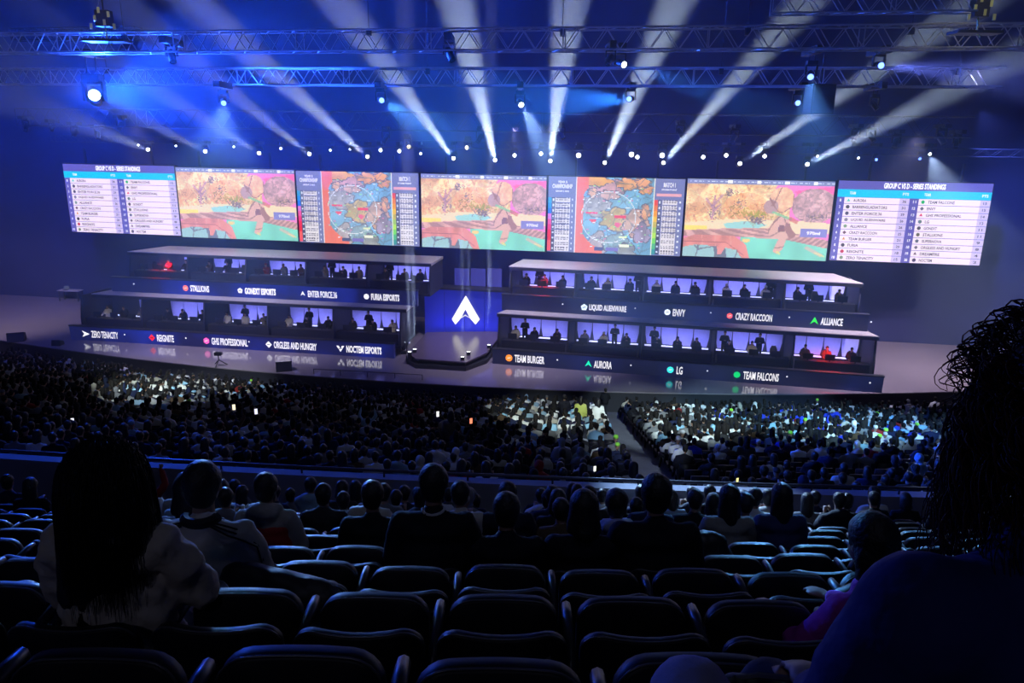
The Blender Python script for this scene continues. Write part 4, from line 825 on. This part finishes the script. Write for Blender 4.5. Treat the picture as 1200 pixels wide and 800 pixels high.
# long haired spectator in a cream hoodie, nearest left
W = dict(voxel=.014, tris=(9000, 9000, 0, 5000))
wm_ = sit(0, -3, 'cream', (.62, .55, .46), 'spectator with long straight black hair and cream hooded sweatshirt at the left front', dx=.07, dz=.02, hood=True, hair='mane', broad=1.04, wide=1.3, scale=1.05, arms='front', folds=.06, **W)
a_ = seat_at(0, -3)
def strands(parent, H, n, L, spread, r=.0035, seed=3, curl=0, m=HAIRM, core=.095, name='hair_strands', drop=1.0):
    r_ = random.Random(seed); cu = bpy.data.curves.new(name, 'CURVE'); cu.dimensions = '3D'; cu.bevel_depth = r; cu.bevel_resolution = 0; cu.resolution_u = 2
    for i in range(n):
        th = r_.uniform(0, 6.283); ph = math.acos(r_.uniform(.0, 1)); back = Vector((math.sin(ph)*math.cos(th), math.sin(ph)*math.sin(th), math.cos(ph)))
        if back.y > .45 and not curl: back.y *= -1
        p = Vector(H)+Vector((back.x*core, back.y*core*1.1-.01, back.z*core+.03)); out = Vector((back.x, back.y, 0)); 
        if out.length < .05: out = Vector((r_.uniform(-1, 1), -1, 0))
        out.normalize(); k = 9 if not curl else 24; ln = L*r_.uniform(.7, 1.05); s = cu.splines.new('POLY'); s.points.add(k-1)
        ph0 = r_.uniform(0, 6.28); cr = curl*r_.uniform(.6, 1.4); fq = r_.uniform(1.4, 2.8); sp_ = spread*r_.uniform(.5, 1.2)
        for j in range(k):
            t = j/(k-1); q = p+out*(sp_*(1-(1-t)**2))+Vector((0, 0, -ln*t**1.25*drop+.03*math.sin(t*3.1)))
            if curl: q += Vector((math.cos(ph0+t*fq*6.28), math.sin(ph0+t*fq*6.28), .5*math.sin(ph0*2+t*fq*6.28)))*cr*min(1, t*3)
            else: q += Vector((.006*math.sin(ph0+t*4), .006*math.cos(ph0+t*5), 0))
            s.points[j].co = (*q, 1); s.points[j].radius = 1-.6*t
    ob_ = bpy.data.objects.new('t', cu); me = bpy.data.meshes.new_from_object(ob_); bpy.data.objects.remove(ob_); me.materials.clear(); me.materials.append(m); return link(name, me, parent)
strands(wm_, (0, -.01, 1.245), 1500, .47, .03, .0016, 3, core=.133)
MB().path([(-.10, -.02, 1.13), (-.09, -.10, 1.12), (0, -.14, 1.11), (.09, -.10, 1.12), (.11, 0, 1.14), (.09, .06, 1.15)], [.03, .045, .05, .048, .045, .03], 9).build('turtle_collar', wm_.children[0].data.materials[0], wm_, smooth=True).color = (.36, .33, .28, 1)
# big curly haired person at the right edge, one row in front of the camera
hx, hy, hz_ = .70, .87, EYE-1.55
HAIRB = mat('brown_curly_hair', (.035, .012, .010), .65, noise=.4, scale=50, spec=.2)
NAVY = (.02, .03, .15)
big = person('big', (hx, hy-.05, hz_), .12, NAVY, 'person with big curly brown hair and navy hooded top filling the right edge', hair='curly', hood=True, broad=1.22, wide=1.2, arms='lap', voxel=.012, tris=(12000, 12000, 0, 4000))
for c in big.children:
    if c.name.startswith('hair'): c.data.materials[0] = HAIRB
strands(big, (0, .02, 1.21), 1300, .26, .035, .0017, 5, .015, HAIRB, .105)
strands(big, (0, .02, 1.22), 420, .10, .035, .0014, 8, .011, HAIRB, .120, drop=.4)
MB().path([(.012, 0, 0), (0, .004, 0)], .004, 5).build('earring', pm((.7, .95, .9), .6), big, loc=(.0, -.2, .98)) if False else None
kn = skin_over([('c', (0, -.45, -.02), .085, (0, 0, 0), .068), ('c', (0, 0, 0), .066, (-.02, .10, -.42), .05), ('c', (-.02, .12, -.46), .045, (-.03, .28, -.50), .036)], .014, 2500, disp=.01)
kn.materials.append(mat('pale_blue_jeans', (.32, .32, .48), .85, noise=.25, scale=30, bump=.2))
p = Vector(onz(812, 822, EYE-.80)); bigM = Matrix.Translation(big.location) @ Matrix.Rotation(.12, 4, 'Z')
lg_ = link('crossed_leg', kn, big); lg_.matrix_local = bigM.inverted() @ Matrix.Translation(p)
# magenta child leaning beside the big figure
mg = sit(0, 3, 'mg', (.5, .06, .5), 'child in magenta jacket leaning beside the big curly haired person', dx=-.10, dy=-.02, dz=-.02, rz=.35, scale=.90, hair='bob', arms='rest', voxel=.014, tris=(6000, 6000, 0, 2500), lean=.1, hood=True)
sc_ = skin_over([('c', (-.17, .04, 1.00), .05, (-.02, .12, .93), .06), ('c', (-.02, .12, .93), .06, (.15, .08, 1.0), .05), ('e', (-.2, .05, .96), (.07, .07, .06))], .016, 900, disp=.02); sc_.materials.append(mat('pale_scarf', (.28, .32, .55), .8, bump=.4)); link('scarf', sc_, mg)
# belongings
def lump(name, segs, m, loc, rz, label, cat, vox=.018, disp=.03, tris=2500):
    me = skin_over(segs, vox, tris, disp=disp, smooth=4); me.materials.append(m); o = link(name, me, None, loc, rz); tag(o, label, cat); return o
a = seat_at(1, -2); CO = mat('black_puffer', (.006, .006, .010), .5, noise=.2, bump=.3)
lump('padded_coat', [('c', (-.24, .02, .84), .11, (.16, .0, .78), .10), ('c', (-.16, -.06, .72), .12, (.22, -.10, .60), .10), ('c', (.12, -.02, .74), .09, (.32, -.12, .50), .07), ('c', (-.2, -.08, .6), .1, (.15, -.12, .45), .09)], CO, (a[0]-.05, a[1]-.22, a[2]+.02), 0, 'black padded coat heaped over the seats behind the man in the track jacket', 'coat')
a = seat_at(3, 4); lump('dark_backpack', [('e', (0, 0, .78), (.26, .13, .22)), ('e', (0, .02, .95), (.18, .10, .10))], CO, (a[0]-.48, a[1]-.2, a[2]), 0, 'rounded dark backpack propped on a seat right of the four in black', 'bag')
a = seat_at(1, 4); lump('dark_jacket', [('c', (-.22, 0, .72), .07, (.02, .02, .90), .06), ('c', (.02, .02, .90), .06, (.24, -.02, .70), .07), ('c', (-.1, .0, .66), .10, (.16, -.04, .6), .10)], CO, (a[0]-.18, a[1]-.16, a[2]), 0, 'dark jacket draped over a seat left of the child in magenta', 'jacket')
bag = thing('patterned_bag', 'small dark handbag with pale green pattern at the bottom right, by the navy sleeve', 'bag', onz(905, 812, EYE-.98), -.15)
fb = mat('floral_cloth', (.03, .03, .03), .7); nt = fb.node_tree; v = nt.nodes.new('ShaderNodeTexVoronoi'); v.inputs['Scale'].default_value = 38; r = nt.nodes.new('ShaderNodeValToRGB'); r.color_ramp.elements[0].color = (.20, .24, .14, 1); r.color_ramp.elements[1].position = .5; r.color_ramp.elements[1].color = (.01, .01, .015, 1)
tc = nt.nodes.new('ShaderNodeTexCoord'); nt.links.new(tc.outputs['Object'], v.inputs['Vector']); nt.links.new(v.outputs['Distance'], r.inputs['Fac']); nt.links.new(r.outputs['Color'], nt.nodes['Principled BSDF'].inputs['Base Color'])
me = skin_over([('c', (-.08, 0, -.06), .045, (.08, 0, -.06), .045), ('c', (-.07, 0, .0), .03, (.07, 0, .0), .03)], .01, 1500); me.materials.append(fb); link('pouch', me, bag)
MB().path([(-.08, 0, .02), (-.03, 0, .035), (.04, 0, .036), (.09, 0, .02)], .006, 6).build('zip', RIMP, bag)
# ---------------------------------------------------------------- the crowd
KEYS = [('c_short', dict(hair='short')), ('c_short2', dict(hair='short', lean=-.12, arms='rest')), ('c_long', dict(hair='long')), ('c_bob', dict(hair='bob', lean=.1)), ('c_hood', dict(hair='short', hood=True, arms='phone')),
        ('c_up', dict(hair='hoodup', hood=True)), ('c_cap', dict(hair='cap', arms='phone')), ('c_raise', dict(hair='short', arms='up')), ('c_stand', dict(hair='long', stand=True, arms='side')), ('c_stand2', dict(hair='short', stand=True, arms='front'))]
CT = dict(voxel=.034, tris=(700, 420, 0, 200))
R_ = random.Random(11)
TONES = [('black', (.006, .006, .010), 30), ('charcoal', (.03, .03, .035), 18), ('navy', (.01, .015, .05), 12), ('grey', (.16, .16, .17), 10), ('white', (.62, .62, .60), 14), ('cream', (.45, .42, .36), 7), ('brown', (.08, .05, .03), 4), ('red', (.25, .02, .02), 2), ('pale blue', (.25, .38, .5), 3)]
def tone():
    t = R_.uniform(0, sum(x[2] for x in TONES))
    for n, c, w_ in TONES:
        t -= w_
        if t <= 0: return n, c
    return TONES[0][:2]
HN = {'c_short': 'short haired', 'c_short2': 'short haired leaning', 'c_long': 'long haired', 'c_bob': 'bob haired', 'c_hood': 'hooded top', 'c_up': 'hood up', 'c_cap': 'capped', 'c_raise': 'arms raised', 'c_stand': 'standing', 'c_stand2': 'standing'}
def pick():
    return R_.choices(KEYS[:8], [30, 16, 16, 14, 12, 5, 4, 1.2])[0]
taken = {(2, -1), (2, 0), (2, 1), (2, 2), (3, -2), (4, -1), (4, 0), (3, 2), (4, 5), (4, 4), (1, -3), (3, -4), (2, -4), (0, -3), (0, 3)}
for k, n, x, Y, z in seat_spots:
    px = 600+x/(Y+.2)*845
    occ = {9: .62, 8: .78, 7: .8, 6: .82, 5: .7 if px > 330 else .8, 4: .35 if px > 520 else .10}.get(k, 0)
    if px > 950 and k < 8: occ = .25 if k > 5 else 0
    if px < 60: occ *= .5
    if (k, n) in taken or abs(px-600) > 640 or R_.random() > occ: continue
    key, kw = pick(); tn, tc_ = tone(); a = seat_at(k, n)
    person(key, (a[0]+R_.uniform(-.05, .05), a[1], a[2]-.03-R_.uniform(0, .08)), R_.uniform(-.2, .2), tc_, f'{HN[key]} spectator in {tn}, upper tier row {ORD[k+2]}, {ORD[n-leftmost[k]]} from left', 'spectators of the upper tier', None, R_.uniform(.94, 1.04), **{**CT, **kw})
# lower tier: the nearest rows one by one, the rest as one mass of people
def low_np(key, kw):
    ms = person_meshes(key, **{**CT, **kw}); out = []
    b, t, l, h = figure(**kw)
    for mi, (segs, tr) in enumerate([(b+l, 190), (t, 120), (h, 60)]):
        m = skin_over(segs, .055, tr, smooth=1); m.calc_loop_triangles(); v = np.empty(len(m.vertices)*3, 'f'); m.vertices.foreach_get('co', v); v = v.reshape(-1, 3)
        f = np.empty(len(m.loop_triangles)*3, np.int32); m.loop_triangles.foreach_get('vertices', f); f = f.reshape(-1, 3)
        cls = np.full(len(v), mi)
        if mi == 0: cls = np.where(v[:, 2] < (.92 if kw.get('stand') else .5)+.1, 3, 0)
        out.append((v, f, cls))
    vs, fs, cs, k = [], [], [], 0
    for v, f, c in out: vs.append(v); fs.append(f+k); cs.append(c); k += len(v)
    return np.concatenate(vs), np.concatenate(fs), np.concatenate(cs)
LOWP = {key: low_np(key, kw) for key, kw in KEYS}
V, Fc, Cc, off = [], [], [], 0
SV, SF, soff = [], [], 0
sb = MB().box((-.21, -.03, .42), (.21, .02, .84)).box((-.20, 0, .40), (.20, .40, .45)).box((.22, 0, .0), (.26, .12, .64)); SBV = np.array(sb.v); SBF = np.array(sb.f)
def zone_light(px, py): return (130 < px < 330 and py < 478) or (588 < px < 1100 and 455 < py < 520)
nind = 0
for i, y0 in enumerate(ROWY):
    z = lower_z(y0); base = AISLE(y0); cnt = {-1: 0, 1: 0}
    for sgn in (-1, 1):
        for j in range(90):
            x = base+sgn*(.85+.5*j); y = y0+curve_y(x)+.02*math.sin(j*7+i)
            if abs(x) > y*.76+1: break
            px = 600+x/y*845; cnt[sgn] += 1
            SV.append(SBV+[x, y-.1, z]); SF.append(SBF+soff); soff += len(SBV)
            occ = .90 if not (820 < px < 1090 and 1 < i < 8) else .45
            if i > 24: occ *= .6
            if R_.random() > occ: continue
            key, kw = pick(); tn, tc_ = tone()
            pyy = 400+867*math.tan(math.atan2(EYE-z-1.2, y)-PITCH); hcol = None
            if zone_light(px, pyy) and R_.random() < .35: tn, tc_ = R_.choice([('white', (.75, .75, .72)), ('pale blue', (.3, .55, .75)), ('white', (.8, .8, .8)), ('blue', (.03, .06, .6)) if px > 820 else ('grey', (.2, .2, .21))])  # paler, bluer clothes build the pools of light into the colour
            if zone_light(px, pyy) and R_.random() < .025: key, kw = KEYS[6]; hcol = (.35, .9, .08)
            loc = (x+R_.uniform(-.06, .06), y+.05, z-.03-R_.uniform(0, .08)); rz = R_.uniform(-.3, .3); s = R_.uniform(.92, 1.05)
            if i < 5 and nind < 225 and abs(px-600) < 625:
                nind += 1
                person(key, loc, rz, tc_, f'{HN[key]} spectator in {tn}, row {ORD[i]} below parapet, {ORD[cnt[sgn]-1]} {"left" if sgn < 0 else "right"} of aisle', 'spectators of the lower tier', hcol, s, **{**CT, **kw})
                continue
            v, f, c = LOWP[key]; ca, sa = math.cos(rz)*s, math.sin(rz)*s; q = np.stack([v[:, 0]*ca-v[:, 1]*sa, v[:, 0]*sa+v[:, 1]*ca, v[:, 2]*s], 1)+loc
            V.append(q); Fc.append(f+off); off += len(v)
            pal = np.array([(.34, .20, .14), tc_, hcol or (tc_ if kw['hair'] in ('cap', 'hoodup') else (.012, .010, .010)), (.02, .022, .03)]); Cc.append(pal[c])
def np_mesh(name, v, f, mt, col=None):
    me = bpy.data.meshes.new(name); me.vertices.add(len(v)); me.vertices.foreach_set('co', v.ravel().astype('f')); n = f.shape[1]
    me.loops.add(f.size); me.loops.foreach_set('vertex_index', f.ravel().astype(np.int32)); me.polygons.add(len(f)); me.polygons.foreach_set('loop_start', np.arange(len(f), dtype=np.int32)*n); me.polygons.foreach_set('loop_total', np.full(len(f), n, np.int32))
    me.update(calc_edges=True); me.materials.append(mt)
    if col is not None: at = me.color_attributes.new('col', 'FLOAT_COLOR', 'POINT'); at.data.foreach_set('color', np.concatenate([col, np.ones((len(col), 1))], 1).ravel().astype('f'))
    return me
V, Fc, Cc = np.concatenate(V), np.concatenate(Fc), np.concatenate(Cc)
o = link('crowd', np_mesh('crowd', V, Fc, CROWDM, Cc), kind='stuff'); tag(o, 'dense crowd filling the far lower rows up to the stage', 'crowd')
o = link('seat_rows', np_mesh('seat_rows', np.concatenate(SV), np.concatenate(SF), SEATP), kind='stuff'); tag(o, 'rows of black seats under the lower tier crowd', 'seating')
# people on their feet in the lower tier
for px, py, key, colr, lb in [(679, 512, 'c_stand', (.55, .6, .15), 'standing spectator with long dark hair and yellow top left of the aisle'), (699, 516, 'c_stand', (.7, .7, .68), 'standing spectator in white beside the one in yellow, left of the aisle'),
                              (708, 492, 'c_stand2', (.008, .008, .012), 'dark dressed steward standing at the front of the aisle'), (529, 548, 'c_stand', (.10, .08, .07), 'standing spectator in dull brown left of centre in the lower tier'),
                              (660, 508, 'c_stand2', (.01, .01, .02), 'spectator in black standing left of the one in yellow')]:
    r = ray(px, py); t = (7.4-.283*12.5)/(-r.z-.283*r.y) if False else None
    lo_, hi_ = 10., 40.
    for _ in range(40):
        m_ = (lo_+hi_)/2; q = r*(m_/r.y); g = EYE+q.z-lower_z(m_-curve_y(q.x)); lo_, hi_ = (m_, hi_) if g > 0 else (lo_, m_)
    q = r*(m_/r.y); kw = dict(KEYS)[key]
    person(key, (q.x, q.y, EYE+q.z), R_.uniform(-.3, .3), colr, lb, None, None, 1, **{**CT, **kw})
# players and coaches in the booths
HEADSET = BLACK
MONI = mat('monitor_glow', (.1, .1, .1), .5, emit=(.9, .75, .6), power=4, noise=0)
mon_b = MB().box((-.27, .0, .08), (.27, .03, .42)).box((-.03, -.02, 0), (.03, .05, .1)).box((-.12, -.06, 0), (.12, .08, .01)).mesh('monitor_frame', BLACK); mon_s = MB().box((-.25, .03, .1), (.25, .036, .40)).mesh('screen', MONI)
CH = MB(); CH.prism([(-.14, .45), (.14, .45), (.19, .70), (.20, .95), (.11, 1.15), (-.11, 1.15), (-.20, .95), (-.19, .70)], 1, -.18, -.10); chm = CH.mesh('backrest', BLACK)
chs = MB().box((-.24, -.15, .40), (.24, .32, .48)).mesh('seat', BLACK); chb = MB().tube((0, .05, .08), (0, .05, .42), .035).box((-.28, .02, .03), (.28, .08, .08)).box((-.03, -.23, .03), (.03, .33, .08)).mesh('base', BLACK)
COACH = {('L', 1, 1): [.46], ('L', 1, 3): [.25], ('L', 1, 4): [.22], ('L', 0, 2): [.42], ('L', 0, 3): [.45], ('L', 0, 4): [.38], ('R', 1, 0): [.38], ('R', 1, 1): [.92], ('R', 1, 3): [.86], ('R', 0, 2): [.18], ('R', 0, 3): [.15, .62], ('R', 0, 0): [.3], ('R', 0, 1): [.62], ('R', 1, 4): [.4]}
for bk, tr, i, Mb, rz, a, cw, vs, vb, zf, zr, pos, lev, side in BOOTHS:
    red = (bk, tr, i) in (('L', 1, 0), ('R', 1, 0), ('R', 0, 4))
    for k in range(3):
        u = a+cw*(.2+.29*k)+R_.uniform(-.1, .1); wh = f'{lev} {side} booth {pos} from centre, {ORD[k]} from left'
        mo = thing('gaming_monitor', f'black monitor on the desk, {wh}', 'monitor', Mb @ Vector((u, vs+.72, zf+.74)), rz, 'monitors in the booths')
        link('monitor_frame', mon_b, mo); link('screen', mon_s, mo)
        c = thing('gaming_chair', f'black gaming chair, {wh}', 'chair', Mb @ Vector((u, vs+1.75, zf)), rz+math.pi, 'gaming chairs in the booths')
        for nm, m_ in (('backrest', chm), ('seat', chs), ('base', chb)): link(nm, m_, c)
        if R_.random() < .88:
            key, kw = R_.choice([KEYS[0], KEYS[1], KEYS[4], KEYS[6]]); tn, tc_ = tone()
            person(key, Mb @ Vector((u, vs+1.72, zf+.02)), rz+math.pi+R_.uniform(-.2, .2), tc_, f'player in {tn}, {wh}', 'players seated in the booths', None, 1, **{**CT, **kw})
    for fr in COACH.get((bk, tr, i), []):
        key, kw = KEYS[9]; person(key, Mb @ Vector((a+cw*fr, vs+2.35, zf)), rz+math.pi, BK, f'coach in black standing in the {lev} {side} bank booth {pos} from the centre{", right one" if fr == .62 and i == 3 else ""}', 'coaches standing in the booths', None, .98, **{**CT, **kw})
# phones glowing among the crowd
for px, py, D, cc, lb in [(85, 493, 19, (.9, .9, .95), 'small glowing phone held up far left in the crowd'), (274, 477, 23, (1, .95, .8), 'glowing phone left of centre below the lit crowd'), (300, 482, 22, (.9, .9, 1), 'glowing phone right of the one left of centre'),
                          (552, 493, 22, (1, .55, .4), 'orange glowing phone at the middle of the crowd'), (697, 549, 13, (1, 1, .95), 'bright upright phone just left of the aisle'), (864, 563, 12.6, (1, .95, .6), 'tilted glowing phone right of the aisle by the parapet'), (178, 549, 13.6, (.35, .65, 1), 'blue glowing tablet behind the cream hooded spectator'), (513, 417+68, 23, (.9, .9, .9), 'tiny glowing phone near the crowd centre')]:
    p = ony(px, py, D); s = D/14*.9; t = thing('glowing_phone', lb, 'phone', p, .4)
    w_, h_ = (.10, .035) if 'tablet' in lb else (.035, .07)
    MB().box((-w_*s, 0, -h_*s), (w_*s, .01, h_*s)).build('case', BLACK, t); MB().box((-w_*s*.9, -.003, -h_*s*.92), (w_*s*.9, .0, h_*s*.92)).build('screen', pm(cc, 1.3), t)
